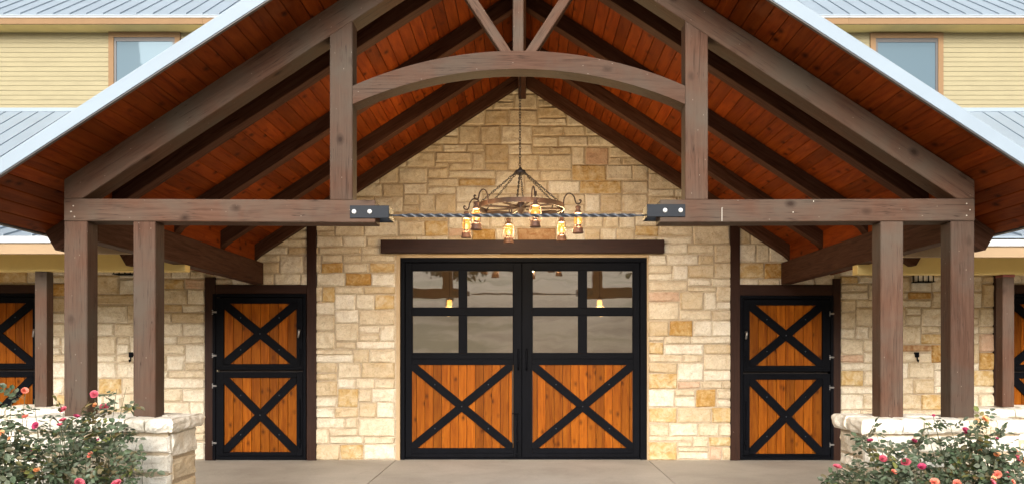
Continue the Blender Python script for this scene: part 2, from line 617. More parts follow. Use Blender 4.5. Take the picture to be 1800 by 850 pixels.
# ------------------------------------------------------------------ key dimensions (metres, depth from the camera along +Y)
D1 = F / 203.0          # 7.14  front face of the porch truss
DW = F / 120.0          # 12.08 stone wall face
XC = -0.05              # centre line of the porch
SL = 0.652              # roof slope of the porch
ZA = CAM_Z + 4.064      # soffit at the ridge
UE = 4.517              # horizontal half span to the eave
DF = 6.52               # front edge of the porch roof
H_R = 0.19              # plumb depth of the common rafters
DE, DB = 8.67, 15.6     # wing roof eave, yellow wall


def soff(x):
    return ZA - SL * abs(x - XC)


def wing_z(D):
    zb = CAM_Z + 1.214 + 0.32 * (DW - DE)
    return CAM_Z + 1.214 + 0.32 * (D - DE) if D <= DW else zb + (CAM_Z + 4.57 - zb) * (D - DW) / (DB - DW)


# ------------------------------------------------------------------ setting: ground
def structure(o):
    o['kind'] = 'structure'
    return o


def grid_sheet(name, x0, x1, y0, y1, nx, ny, zf, mat):
    v, f = [], []
    for j in range(ny + 1):
        for i in range(nx + 1):
            x = x0 + (x1 - x0) * i / nx
            y = y0 + (y1 - y0) * j / ny
            v.append((x, y, zf(x, y)))
    for j in range(ny):
        for i in range(nx):
            a = j * (nx + 1) + i
            f.append((a, a + 1, a + nx + 2, a + nx + 1))
    o = mesh_obj(name, v, f, mat, None, smooth=True)
    return structure(o)


def terrain(x, y):
    z = -0.16
    d = -y - 14
    if d > 0:
        z += 0.14 * d * min(1, d / 12) + 0.6 * noise.noise(Vector((x * 0.02, y * 0.02, 3)))* min(1, d / 20)
    return z


grid_sheet("ground", -400, 400, -260, 400, 80, 66, lambda x, y: terrain(x, y) if y < 0 else -0.16, M_GROUND)
grid_sheet("flower_bed", -11, 11, 4.6, 6.62, 44, 8, lambda x, y: -0.10 + 0.03 * noise.noise(Vector((x * 2, y * 2, 0))), M_MULCH)

floor = structure(box("porch_floor", -11, 11, 6.6, DW + 0.2, -0.30, -0.012, M_JOINT, None, bevel=0))
xj = [-11, -6.4, -1.90, 1.80, 6.3, 11]
for i in range(5):
    for (ya, yb) in ((6.604, 9.3), (9.308, DW + 0.19)):
        box("concrete_slab", xj[i] + 0.005, xj[i + 1] - 0.005, ya, yb, -0.08, 0.0, M_CONC, floor, bevel=0.004)

# distant oaks, seen only as reflections in the glass
def far_tree(x, y, h, label):
    t = thing("oak_tree", label, "tree", (x, y, terrain(x, y)))
    z0 = terrain(x, y)
    mb = MB()
    r2 = random.Random(int(x * 13 + y))
    mb.tube([(x, y, z0 - 0.2), (x + 0.2, y, z0 + h * 0.25), (x, y + 0.2, z0 + h * 0.5)], [0.4, 0.28, 0.14], 8)
    for k in range(6):
        a = r2.uniform(0, 6.28)
        mb.tube([(x + 0.1, y, z0 + h * 0.3), (x + math.cos(a) * h * 0.2, y + math.sin(a) * h * 0.2, z0 + h * 0.5), (x + math.cos(a) * h * 0.38, y + math.sin(a) * h * 0.38, z0 + h * 0.62)], [0.16, 0.1, 0.04], 6)
    mb.build("trunk", M_BARK, t)
    lv = MB()
    cl = [(r2.uniform(-.42, .42) * h, r2.uniform(-.42, .42) * h, r2.uniform(.42, .88) * h, r2.uniform(.10, .2) * h) for _ in range(26)]
    for cx, cy, cz, cr in cl:
        for q in range(60):
            d = Vector((r2.gauss(0, 1), r2.gauss(0, 1), r2.gauss(0, .7))).normalized() * cr * r2.uniform(.5, 1)
            pp = Vector((x + cx, y + cy, z0 + cz)) + d
            a = Vector((r2.gauss(0, 1), r2.gauss(0, 1), r2.gauss(0, 1))).normalized() * 0.32
            b = a.orthogonal().normalized() * 0.2
            lv.add([pp - a, pp + b, pp + a, pp - b], [(0, 1, 2, 3)])
    o = lv.build("crown", M_TREE, t)
    o['kind'] = 'stuff'


for tx, ty, th, lb in ((-26, -55, 9, "spreading oak on the dry slope left of the drive"), (-8, -62, 8, "small oak on the dry slope facing the doors"),
                       (12, -58, 10, "tall dark oak on the slope facing the doors"), (30, -66, 9, "oak on the dry slope right of the drive")):
    far_tree(tx, ty, th, lb)


# ------------------------------------------------------------------ stones
def stone_block(name, x0, x1, z0, z1, yf, depth, mat, parent, r, relief=0.026, nx=4, nz=3, jit=0.008, axis='y', zmax=None, sgn=1, sink=None):
    """one rough stone: pillowed front face at depth yf (towards -axis), irregular outline"""
    cs = [r.uniform(-jit, jit) for _ in range(8)]
    sx = r.uniform(0, 99)
    v, f = [], []

    def edge(u, w):
        bx0, bx1 = x0 + cs[0] * (1 - w) + cs[1] * w, x1 + cs[2] * (1 - w) + cs[3] * w
        bz0, bz1 = z0 + cs[4] * (1 - u) + cs[5] * u, z1 + cs[6] * (1 - u) + cs[7] * u
        return bx0 + (bx1 - bx0) * u, bz0 + (bz1 - bz0) * w

    W, H = x1 - x0, z1 - z0
    b = min(0.018, W * 0.16, H * 0.2)
    us = [0, b / W] + [b / W + (1 - 2 * b / W) * i / nx for i in range(1, nx)] + [1 - b / W, 1]
    ws = [0, b / H] + [b / H + (1 - 2 * b / H) * i / nz for i in range(1, nz)] + [1 - b / H, 1]
    for w in ws:
        for u in us:
            x, z = edge(u, w)
            e = min(u * W, (1 - u) * W, w * H, (1 - w) * H)
            if e < 1e-6:
                d = relief * 0.9 + 0.004 * noise.noise(Vector((x * 30 + sx, z * 30, 1)))
                x += 0.008 * noise.noise(Vector((z * 18 + sx, x * 3, 2)))
                z += 0.008 * noise.noise(Vector((x * 18 + sx, z * 3, 5)))
            else:
                n = noise.noise(Vector((x * 7 + sx, z * 9, 0))) + 0.5 * noise.noise(Vector((x * 19 + sx, z * 23, 7)))
                d = -relief * n * 0.75
            if zmax is not None:
                z = min(z, zmax(x))
            v.append((x, yf + d * 1.0, z))
    m_ = len(us)
    for j in range(len(ws) - 1):
        for i in range(m_ - 1):
            a = j * m_ + i
            f.append((a, a + 1, a + m_ + 1, a + m_))
    # sides and back
    ring = [i for i in range(m_)] + [m_ * (j + 1) - 1 for j in range(1, len(ws))] + [m_ * (len(ws) - 1) + i for i in range(m_ - 2, -1, -1)] + [m_ * j for j in range(len(ws) - 2, 0, -1)]
    base = len(v)
    for k in ring:
        v.append((v[k][0], yf + depth, v[k][2]))
    for i in range(len(ring)):
        j = (i + 1) % len(ring)
        f.append((ring[i], base + i, base + j, ring[j]))
    if axis == 'x':
        v = [(sgn * (-y_) if False else (y_ if sgn > 0 else -y_), x_, z_) for x_, y_, z_ in v]
    elif axis == 'z':
        v = [(x_, z_, -y_) for x_, y_, z_ in v]
    if sink is not None:
        sink.add(v, f)
        return None
    return mesh_obj(name, v, f, mat, parent, smooth=False)


def ashlar(x0, x1, base, top, r, cell=0.05, hmin=3, hmax=7, wmin=4, wmax=20, keep=None):
    """skyline packing of random courses; base(x) gives the starting height of each column"""
    n = int(round((x1 - x0) / cell))
    cw = (x1 - x0) / n
    sky_ = [int(round(base(x0 + (i + 0.5) * cw) / cell)) for i in range(n)]
    T = int(round(top / cell))
    out = []
    while True:
        lo = min(sky_)
        if lo >= T:
            break
        i0 = sky_.index(lo)
        i1 = i0
        while i1 < n and sky_[i1] == lo:
            i1 += 1
        run = i1 - i0
        left = sky_[i0 - 1] if i0 > 0 else None
        right = sky_[i1] if i1 < n else None
        h = r.choice([3, 3, 4, 4, 5, 5, 6, 6, 6, 7])
        w = int(r.triangular(wmin, wmax, 10)) if h < 5 else int(r.triangular(5, 15, 9))
        if run <= w + wmin:
            w = run
        else:
            w = min(w, run - wmin)
        start = i0 if (r.random() < 0.5 or w == run) else i1 - w
        # match or clear the neighbouring level
        for nb in ([left] if start == i0 else []) + ([right] if start + w == i1 else []):
            if nb is None:
                continue
            gap = nb - (lo + h)
            if 0 < abs(gap) < 3:
                h2 = nb - lo
                if 2 <= h2 <= hmax + 1:
                    h = h2
        h = min(h, T - lo) if T - lo < h + 3 else h
        for k in range(start, start + w):
            sky_[k] = lo + h
        out.append((x0 + start * cw, x0 + (start + w) * cw, lo * cell, (lo + h) * cell))
    return out


def build_wall(name, parent, x0, x1, base, top, seed, marks, yf=DW, zmax=None, skip=None, mort_poly=None, palette=None):
    r = random.Random(seed)
    wall = mesh_obj(name, *mort_poly, M_MORTAR, parent)
    sts = ashlar(x0, x1, base, top, r, cell=0.0385, hmin=3, hmax=8, wmin=4, wmax=21)
    g = 0.007
    sts = [q for q in sts if not (skip and skip(*q))]
    # the 290 that show largest are parts of their own, the rest one part
    hidden = lambda a, b, c, d: min(abs(a), abs(b)) > 8.3 or (c > CAM_Z + 1.25 and name != "gable_stone_wall")
    rank = sorted(sts, key=lambda q: (q[1] - q[0]) * (q[3] - q[2]) * (0.05 if hidden(*q) else 1), reverse=True)
    single = set(rank[:290])
    sink = MB()
    for (a, b, c, d) in sts:
        mat = None
        for (mx, mz, mm) in marks:
            if a <= mx < b and c <= mz < d:
                mat = mm if (b - a) < (0.75 if mm is M_RUST else 0.62) else M_BUFF
        if mat is None:
            q = r.random()
            pal = palette or ((0.46, M_CREAM), (0.925, M_PALE), (0.975, M_BUFF), (0.978, M_OCHRE), (1.01, M_ROSE))
            for t_, mm in pal:
                if q < t_:
                    mat = mm
                    break
        stone_block("stone", a + g, b - g, c + g, d - g, yf - 0.022 + r.uniform(-0.009, 0.009), 0.07, mat, wall, r, zmax=zmax,
                    nx=3 if b - a < 0.35 else 5, nz=3, sink=None if (a, b, c, d) in single else sink)
    if sink.v:
        o = sink.build('small_stones', M_CREAM, wall)
        o['kind'] = 'stuff'
    return wall


def mk(lst):
    return [(X(px, DW), Z(py, DW), mm) for px, py, mm in lst]


A, O, B_, RU, RO, P_ = M_AMBER, M_OCHRE, M_BUFF, M_RUST, M_ROSE, M_PALE
marks_c = mk([(584, 466, A), (612, 487, A), (657, 470, O), (660, 508, B_), (578, 525, O), (671, 531, O), (647, 620, B_), (653, 639, B_), (590, 646, B_), (575, 662, B_),
              (610, 708, O), (662, 708, B_), (628, 797, O), (580, 797, B_), (862, 217, B_), (850, 262, O), (882, 264, B_), (849, 315, O), (1043, 313, O), (1075, 318, O),
              (940, 412, RU), (860, 411, A), (785, 411, O), (780, 360, B_), (1146, 412, O), (1075, 365, B_), (1060, 342, B_), (760, 375, B_), (690, 378, B_),
              (1225, 700, A), (1210, 576, A), (1165, 730, O), (1270, 720, O), (1158, 600, O), (1262, 607, B_), (1240, 508, O), (1225, 535, B_), (1162, 575, B_), (1150, 668, O),
              (1150, 650, B_), (1270, 770, O), (1170, 785, O), (1250, 797, RO), (1235, 455, B_), (1220, 480, B_), (1336, 488, A), (1320, 488, A), (1352, 488, A), (1340, 462, O), (1180, 690, P_),
              (640, 200, B_), (900, 190, B_), (970, 195, B_), (515, 440, B_)])
marks_l = mk([(198, 525, A), (198, 560, P_), (105, 510, A), (199, 676, O), (105, 540, B_), (310, 540, B_), (40, 487, O), (320, 590, P_), (300, 505, O), (110, 700, O), (345, 560, B_)])
marks_r = mk([(1620, 521, A), (1565, 487, B_), (1570, 535, B_), (1505, 667, O), (1610, 607, RU), (1642, 607, A), (1640, 592, O), (1730, 590, A), (1728, 637, A), (1738, 490, B_),
              (1740, 515, O), (1735, 612, RO), (1500, 485, O), (1600, 705, B_), (1640, 675, B_), (1730, 525, B_), (1735, 665, O)])

# ------------------------------------------------------------------ the barn (thing) and its stone walls
barn = thing("barn", "cream limestone and yellow sided barn with black framed stable doors and metal roof", "barn", (XC, DW, 0))

DO = (X(697, DW), X(1140, DW))            # middle door opening
SDL = (X(383, DW), X(540, DW))            # stable door openings
SDR = (X(1300, DW), X(1459, DW))
ZH = Z(500, DW)                            # head of the stable doors
ZL = Z(446, DW)                            # underside of the lintel
XL, XR = X(371, DW), X(1468, DW)


def base_c(x):
    if DO[0] < x < DO[1]:
        return ZL
    if SDL[0] - 0.1 < x < SDL[1] or SDR[0] < x < SDR[1] + 0.1:
        return ZH - 0.02
    return 0.0


def gable_skip(a, b, c, d):
    n = min(abs(a - XC), abs(b - XC)) if (a - XC) * (b - XC) > 0 else 0
    return c > ZA - SL * n


def arch_mortar(x0, x1, holes, y, ztop):
    """wall core with door openings; ztop(x) gives the top"""
    xs = sorted({x0, x1, XC} | {h[0] for h in holes} | {h[1] for h in holes})
    xs = [x for x in xs if x0 <= x <= x1]
    mb = MB()
    for a, b in zip(xs, xs[1:]):
        zb = 0.0
        for h in holes:
            if h[0] - 1e-6 <= a and b <= h[1] + 1e-6:
                zb = h[2]
        mb.prism([(a, zb), (b, zb), (b, ztop(b)), (a, ztop(a))], y, y + 0.3)
    return mb.v, mb.f


gt = lambda x: soff(x) + 0.04
holes_c = [(DO[0], DO[1], ZL), (SDL[0], SDL[1], ZH), (SDR[0], SDR[1], ZH)]
build_wall("gable_stone_wall", barn, XL, XR, base_c, 6.0, 11, marks_c, zmax=gt, skip=gable_skip, mort_poly=arch_mortar(XL, XR, holes_c, DW + 0.004, gt))

FDL = (X(-5 - 82, DW), X(-5 + 82, DW))
FDR = (X(1843 - 82, DW), X(1843 + 82, DW))
WT = CAM_Z + 2.02
build_wall("wing_stone_wall", barn, -11.6, X(362, DW), lambda x: ZH if FDL[0] < x < FDL[1] else 0.0, WT, 23, marks_l,
           mort_poly=arch_mortar(-11.6, XL, [(FDL[0], FDL[1], ZH)], DW + 0.005, lambda x: WT))
build_wall("wing_stone_wall", barn, X(1476, DW), 11.6, lambda x: ZH if FDR[0] < x < FDR[1] else 0.0, WT, 31, marks_r,
           mort_poly=arch_mortar(XR, 11.6, [(FDR[0], FDR[1], ZH)], DW + 0.005, lambda x: WT))

# trim boards round the stable doors
def trim(x0, x1, z0, z1, grain=(0, 0, 1), d=0.045):
    return box("trim_board", x0, x1, DW - d, DW + 0.10, z0, z1, M_TRIM, barn, grain, 0.003)


trim(X(362, DW), X(380, DW), 0, soff(X(371, DW)))
trim(X(540.5, DW), X(557, DW), 0, soff(X(548, DW)) - 0.02)
trim(X(380, DW) + .002, X(540.5, DW) - .002, Z(515.5, DW), ZH, (1, 0, 0), 0.04)
trim(X(1283, DW), X(1299.5, DW), 0, soff(X(1291, DW)) - 0.02)
trim(X(1462, DW), X(1476, DW), 0, soff(X(1469, DW)))
trim(X(1299.5, DW) + .002, X(1462, DW) - .002, Z(518.8, DW), ZH, (1, 0, 0), 0.04)
for cx in (-5, 1843):
    trim(X(cx - 98, DW), X(cx - 82, DW), 0, WT)
    trim(X(cx + 82, DW), X(cx + 98, DW), 0, WT)
    trim(X(cx - 82, DW) + .002, X(cx + 82, DW) - .002, Z(515.5, DW), ZH, (1, 0, 0), 0.04)

box("lintel", X(671, DW), X(1166, DW), DW - 0.10, DW + 0.12, ZL, Z(422.5, DW), M_TRIM, barn, (1, 0, 0), 0.005)
rv = MB()
rv.box(DO[0], X(703, DW), DW - 0.005, DW + 0.16, 0, ZL - 0.05)
rv.box(X(1137.5, DW), DO[1], DW - 0.005, DW + 0.16, 0, ZL - 0.05)
rv.box(DO[0], DO[1], DW - 0.005, DW + 0.16, ZL - 0.05, ZL - 0.001)
rv.build("door_reveal", M_REVEAL, barn)


# ------------------------------------------------------------------ doors
def rivets(door, pts, y):
    for x, z in pts:
        mb = MB()
        n = 8
        mb.v = [(x + 0.009 * math.cos(k * 2 * math.pi / n), y, z + 0.009 * math.sin(k * 2 * math.pi / n)) for k in range(n)] + \
               [(x + 0.006 * math.cos(k * 2 * math.pi / n), y - 0.006, z + 0.006 * math.sin(k * 2 * math.pi / n)) for k in range(n)]
        mb.f = [(k, (k + 1) % n, n + (k + 1) % n, n + k) for k in range(n)] + [tuple(range(n, 2 * n))]
        mb.build("rivet", M_ROD, door)


def cross(door, x0, x1, z0, z1, y, w=0.118):
    """X of two flat bars clipped to the panel rectangle, and its rivets"""
    for s in (1, -1):
        a = Vector((x0, z0)) if s > 0 else Vector((x0, z1))
        b = Vector((x1, z1)) if s > 0 else Vector((x1, z0))
        d = (b - a).normalized()
        nrm = Vector((-d.y, d.x)) * w / 2
        # clip strip with rectangle
        poly = [a - d * 0.3 + nrm, b + d * 0.3 + nrm, b + d * 0.3 - nrm, a - d * 0.3 - nrm]
        m_ = 0.012
        for (ax, lim, keep) in ((0, x0 - m_, 1), (0, x1 + m_, -1), (1, z0 - m_, 1), (1, z1 + m_, -1)):
            out = []
            for i in range(len(poly)):
                p0, p1 = poly[i], poly[(i + 1) % len(poly)]
                in0, in1 = (p0[ax] - lim) * keep >= 0, (p1[ax] - lim) * keep >= 0
                if in0:
                    out.append(p0)
                if in0 != in1:
                    t = (lim - p0[ax]) / (p1[ax] - p0[ax])
                    out.append(p0 + (p1 - p0) * t)
            poly = out
        yy = y if s > 0 else y - 0.002
        timber("brace", [(q.x, q.y) for q in poly], yy - 0.012, yy + 0.006, M_BLACK, door, bevel=0.002)
    cx, cz = (x0 + x1) / 2, (z0 + z1) / 2
    pts = [(cx, cz)] + [(cx + sx * (x1 - x0) * 0.265, cz + sz * (z1 - z0) * 0.265) for sx in (-1, 1) for sz in (-1, 1)]
    rivets(door, pts, y - 0.0145)


def boards(door, x0, x1, z0, z1, y, n):
    w = (x1 - x0) / n
    off = -0.4 * w if n > 9 else 0
    xs = [x0] + [x0 + off + w * k for k in range(1, n + (2 if off else 0)) if x0 + 0.02 < x0 + off + w * k < x1 - 0.02] + [x1]
    for a, b in zip(xs, xs[1:]):
        box("board", a + 0.002, b - 0.002, y, y + 0.02, z0 - 0.01, z1 + 0.01, M_BOARD, door, (0, 0, 1), 0.004)
    mb = MB()
    mb.box(x0 - 0.01, x1 + 0.01, y + 0.021, y + 0.03, z0 - 0.01, z1 + 0.01)
    mb.build("backing", M_DECK, door)


def stable_door(cx, dy, hinge, label=None):
    """cx centre in photo px on the wall plane; hinge -1 left, +1 right"""
    y = DW - 0.03
    px = lambda k: X(cx + k, DW)
    pz = lambda k: Z(k + dy, DW)
    fr = MB()
    o0, o1 = px(-82), px(82)
    zt, zb = pz(516), 0.012
    bx0, bx1 = px(-62.5), px(65) if hinge < 0 else px(62.5)
    if hinge > 0:
        bx0 = px(-65)
    u0, u1 = pz(638.6), pz(533)
    l0, l1 = pz(793), pz(663)
    m0 = 0.045
    # outer jamb frame
    fr.box(o0, o0 + m0, y - 0.02, y + 0.10, zb, zt)
    fr.box(o1 - m0, o1, y - 0.02, y + 0.10, zb, zt)
    fr.box(o0 + m0 + .001, o1 - m0 - .001, y - 0.02, y + 0.10, zt - m0, zt)
    fr.box(o0 + m0 + .001, o1 - m0 - .001, y - 0.005, y + 0.10, zb, zb + 0.05)
    door = fr.build("stable_door", M_BLACK, barn, bevel=0.003)
    box("gap_light_blocker", o0 + 0.01, o1 - 0.01, y + 0.104, y + 0.12, zb, zt + 0.12, M_DECK, door, bevel=0)  # added dark panel, blocks light showing through the gaps round the leaves
    # leaves
    for (a, b) in ((u0, u1), (l0, l1)):
        lf = MB()
        e = 0.06
        t = 0.085
        s0, s1 = o0 + m0 + 0.006, o1 - m0 - 0.006
        za = a - (0.085 if a == u0 else 0.12) + (0.0 if a == u0 else 0.02)
        zc = b + (0.085 if a == u0 else 0.085)
        if a == l0:
            za = zb + 0.058
        zc = min(zc, zt - m0 - 0.006)
        lf.box(s0, bx0, y - 0.012, y + 0.045, za, zc)
        lf.box(bx1, s1, y - 0.012, y + 0.045, za, zc)
        lf.box(bx0 + .0005, bx1 - .0005, y - 0.012, y + 0.045, za, a)
        lf.box(bx0 + .0005, bx1 - .0005, y - 0.012, y + 0.045, b, zc)
        # raised lip lines on the rails
        lf.box(s0 + 0.02, s1 - 0.02, y - 0.018, y - 0.0125, a - 0.055, a - 0.045)
        lf.build("leaf_frame", M_BLACK, door, bevel=0.002)
        boards(door, bx0, bx1, a, b, y + 0.012, 8)
        cross(door, bx0, bx1, a, b, y + 0.0)
    # hinges: a barrel and two straps with bright bolts
    hx = px(-78) if hinge < 0 else px(78)
    for hz in (548, 624, 677, 777):
        hb = MB()
        z = pz(hz)
        hb.box(hx - 0.03, hx + 0.03, y - 0.03, y - 0.021, z - 0.012, z + 0.012)
        for q in (-0.026, 0.0, 0.026):
            hb.tube([(hx - 0.02 * hinge * -1 * 0 - 0.028, y - 0.034, z + q), (hx - 0.028, y - 0.024, z + q)], 0.008, 7)
        hb.tube([(hx - 0.02, y - 0.034, z), (hx + 0.035, y - 0.034, z)], 0.007, 7)
        hb.build("hinge", M_CHROME, door, smooth=False)
    # lever handle and bolt
    s = -hinge
    hx = px(s * (71 if hinge < 0 else 72))
    z = pz(586)
    hm = MB()
    hm.tube([(hx, y - 0.012, z + 0.05), (hx, y - 0.06, z + 0.05), (hx + 0.002, y - 0.066, z + 0.03), (hx - 0.012 * 1, y - 0.066, z - 0.055)], [0.016, 0.014, 0.016, 0.012], 8)
    hm.build("handle", M_CHROME, door, smooth=True)
    lk = MB()
    lk.box(hx - 0.02, hx + 0.02, y - 0.03, y - 0.0125, pz(622), pz(612))
    lk.tube([(hx, y - 0.035, pz(640)), (hx, y - 0.035, pz(612))], 0.009, 7)
    lk.build("latch", M_BLACK, door)
    lk = MB()
    lk.tube([(hx, y - 0.035, pz(700)), (hx, y - 0.035, pz(785))], 0.010, 7)
    lk.box(hx - 0.02, hx + 0.02, y - 0.045, y - 0.0125, pz(776), pz(770))
    lk.build("foot_bolt", M_BLACK, door)
    return door


stable_door(457.5, 0, -1)
stable_door(1381.5, 3, 1)
stable_door(-5, -1, -1)
stable_door(1843, 1, 1)


def glazed_leaf(x0, x1, gx, bx, side):
    """gx: pane x ranges in px, bx: board panel x range, side -1 left leaf"""
    y = DW + 0.045
    zt = Z(461, DW)
    zb = 0.035
    P = lambda k: X(k, DW)
    q = lambda k: Z(k, DW)
    fr = MB()
    X0, X1 = P(x0), P(x1)
    pz = [(q(540.5), q(473.8)), (q(620.5), q(553))]
    b0, b1 = P(bx[0]), P(bx[1])
    za, zc = q(787), q(640.5)
    g0, g1, g2, g3 = [P(k) for k in gx]
    fr.box(X0, g0, y, y + 0.05, zb, zt)
    fr.box(g3, X1, y, y + 0.05, zb, zt)
    e = 0.0005
    fr.box(g0 + e, g3 - e, y, y + 0.05, pz[0][1], zt)
    fr.box(g0 + e, g3 - e, y, y + 0.05, pz[1][1], pz[0][0])
    fr.box(g0 + e, g3 - e, y, y + 0.05, zc, pz[1][0])
    fr.box(g0 + e, g3 - e, y, y + 0.05, zb, za)
    for a, b in pz:
        fr.box(g1, g2, y + .001, y + 0.049, a + e, b - e)
    # proud lip round the glazing and panel
    for z in (q(630), q(796)):
        fr.box(g0, g3, y - 0.006, y - .0005, z - 0.004, z + 0.004)
    leaf = fr.build("glazed_door", M_BLACK, barn, bevel=0.003)
    for a, b in pz:
        for (u, w) in ((g0, g1), (g2, g3)):
            pn = box("pane", u - 0.004, w + 0.004, y + 0.022, y + 0.028, a - 0.004, b + 0.004, M_DGLASS, leaf, bevel=0)
            bd = MB()
            t = 0.012
            bd.box(u, u + t, y + 0.006, y + 0.0215, a, b)
            bd.box(w - t, w, y + 0.006, y + 0.0215, a, b)
            bd.box(u + t, w - t, y + 0.006, y + 0.0215, a, a + t)
            bd.box(u + t, w - t, y + 0.006, y + 0.0215, b - t, b)
            bd.build("glazing_bead", M_BLACK, leaf)
    boards(leaf, b0, b1, za, zc, y + 0.014, 12)
    cross(leaf, b0, b1, za, zc, y + 0.0)
    # pull handle
    hx = P(911 if side < 0 else 925.5)
    hm = MB()
    hm.tube([(hx, y, q(613)), (hx, y - 0.05, q(613)), (hx, y - 0.055, q(616)), (hx, y - 0.055, q(645)), (hx, y - 0.05, q(648)), (hx, y, q(648))], 0.011, 8)
    hm.build("pull_handle", M_BLACK, leaf, smooth=True)
    if side < 0:
        bl = MB()
        bx_ = P(909)
        bl.tube([(bx_, y - 0.02, q(726)), (bx_, y - 0.02, q(803))], 0.010, 8)
        bl.tube([(bx_ - 0.07, y - 0.022, q(726)), (bx_ + 0.02, y - 0.022, q(726))], 0.010, 8)
        for k in (742, 775, 797):
            bl.box(bx_ - 0.025, bx_ + 0.025, y - 0.034, y - .0005, q(k) - 0.012, q(k) + 0.012)
        bl.build("drop_bolt", M_BLACK, leaf)


glazed_leaf(712, 916.5, (723.4, 806.9, 819.4, 902.4), (722.5, 900), -1)
glazed_leaf(918, 1125, (935.3, 1017.7, 1031, 1113.7), (936, 1113), 1)
fr = MB()
fr.box(X(703, DW), X(711, DW), DW + 0.03, DW + 0.13, 0.0, Z(460, DW))
fr.box(X(1126, DW), X(1137.5, DW), DW + 0.03, DW + 0.13, 0.0, Z(460, DW))
fr.box(X(703, DW), X(1137.5, DW), DW + 0.03, DW + 0.13, Z(460, DW) + .001, ZL - 0.051)
fr.box(X(711, DW) + .001, X(1126, DW) - .001, DW + 0.06, DW + 0.12, 0.0, 0.03)
fr.build("door_frame", M_BLACK, barn, bevel=0.003)
box("leaf_gap_light_blocker", X(911, DW), X(924, DW), DW + 0.0955, DW + 0.103, 0.03, Z(462, DW), M_BLACK, barn, bevel=0)  # added strip, keeps light from leaking between the two leaves
box("door_stop", X(704, DW), X(718, DW), DW + 0.0955, DW + 0.11, 0.03, Z(459, DW), M_BLACK, barn, bevel=0)
box("door_stop", X(1119, DW), X(1136, DW), DW + 0.0955, DW + 0.11, 0.03, Z(459, DW), M_BLACK, barn, bevel=0)
box("door_stop", X(712, DW), X(1125, DW), DW + 0.0955, DW + 0.11, Z(467, DW), Z(455, DW), M_BLACK, barn, bevel=0)

# room behind the glass
rm = MB()
rx0, rx1, ry0, ry1, rz1 = -4.2, 4.2, DW + 0.32, DW + 5.0, 3.4
rm.box(rx0 - .1, rx0, ry0, ry1, 0, rz1)
rm.box(rx1, rx1 + .1, ry0, ry1, 0, rz1)
rm.box(rx0 - .1, rx1 + .1, ry1, ry1 + .1, 0, rz1)
rm.box(rx0 - .1, rx1 + .1, ry0, ry1 + .1, rz1, rz1 + .1)
rm.box(rx0 - .1, rx1 + .1, ry0, ry1 + .1, -0.2, 0)
rm.build("interior_walls", M_INT, barn)
for s in (790, 1054):
    D = DW + 2.2
    x, z = X(s, D), Z(533, D)
    pm = MB()
    pm.lathe((x, D, z), [(0.005, -0.075), (0.035, -0.06), (0.048, 0), (0.04, 0.06), (0.01, 0.075)], 12)
    pd_ = pm.build("pendant_lamp", M_PEND, barn, smooth=True)
    cm = MB()
    cm.tube([(x, D, z + 0.076), (x, D, rz1)], 0.006, 6)
    cm.lathe((x, D, z), [(0.05, 0.066), (0.05, 0.09), (0.02, 0.12)], 12)
    cm.build("pendant_cord", M_CANDLE, pd_)
    ld = bpy.data.lights.new("pendant_light", 'POINT')
    ld.energy = 40
    ld.color = (1, 0.6, 0.25)
    ld.shadow_soft_size = 0.1
    lo = bpy.data.objects.new("pendant_light", ld)
    link(lo, barn, Matrix.Translation((x, D - 0.15, z - 0.12)))

# ------------------------------------------------------------------ wing porches: roof, eaves, beam, posts
S = 0.305


def wing_start(x):
    """depth at which the wing roof emerges from the porch roof at this x"""
    u = abs(x - XC)
    ztop = ZA + 0.135 - SL * u
    if wing_z(DE) >= ztop:
        return DE
    lo, hi = DE, DB
    for _ in range(30):
        md = (lo + hi) / 2
        if wing_z(md) < ztop:
            lo = md
        else:
            hi = md
    return lo - 0.03


for sgn, off in ((-1, X(57, DE)), (1, X(1796, DE))):
    k0 = -40
    for k in range(-40, 41):
        a = off + k * S
        b = a + S
        if sgn < 0 and (a < -11.7 or b > -0.3):
            continue
        if sgn > 0 and (b > 11.6 or a < 0.2):
            continue
        sa, sb = wing_start(a), wing_start(b)
        if max(sa, sb) > DB - 0.1:
            continue
        v, f = [], []
        for x, st0 in ((a, sa), (b, sb)):
            for t in (st0, max(DW, st0 + 0.02), DB):
                v.append((x, t, wing_z(t)))
                v.append((x, t, wing_z(t) - 0.02))
        # top faces
        f += [(0, 6, 8, 2), (2, 8, 10, 4), (1, 3, 9, 7), (3, 5, 11, 9), (0, 1, 7, 6), (4, 10, 11, 5), (0, 2, 3, 1), (2, 4, 5, 3), (6, 7, 9, 8), (8, 9, 11, 10)]
        mb = MB()
        mb.add(v, f)
        # standing seam along the left edge of the panel
        w = 0.005
        sv = []
        for t in (sa, max(DW, sa + 0.02), DB):
            for dx, dz in ((-w, 0.0), (w, 0.0), (w, 0.018), (-w, 0.018)):
                sv.append((a + dx, t - (0.012 if t == sa else 0), wing_z(t) + dz + .0005))
        sf = [(0, 3, 2, 1), (8, 9, 10, 11)]
        for j in (0, 4):
            for i in range(4):
                i2 = (i + 1) % 4
                sf.append((j + i, j + i2, j + 4 + i2, j + 4 + i))
        mb.add(sv, sf)
        mb.build("roof_panel", M_ROOF, barn)

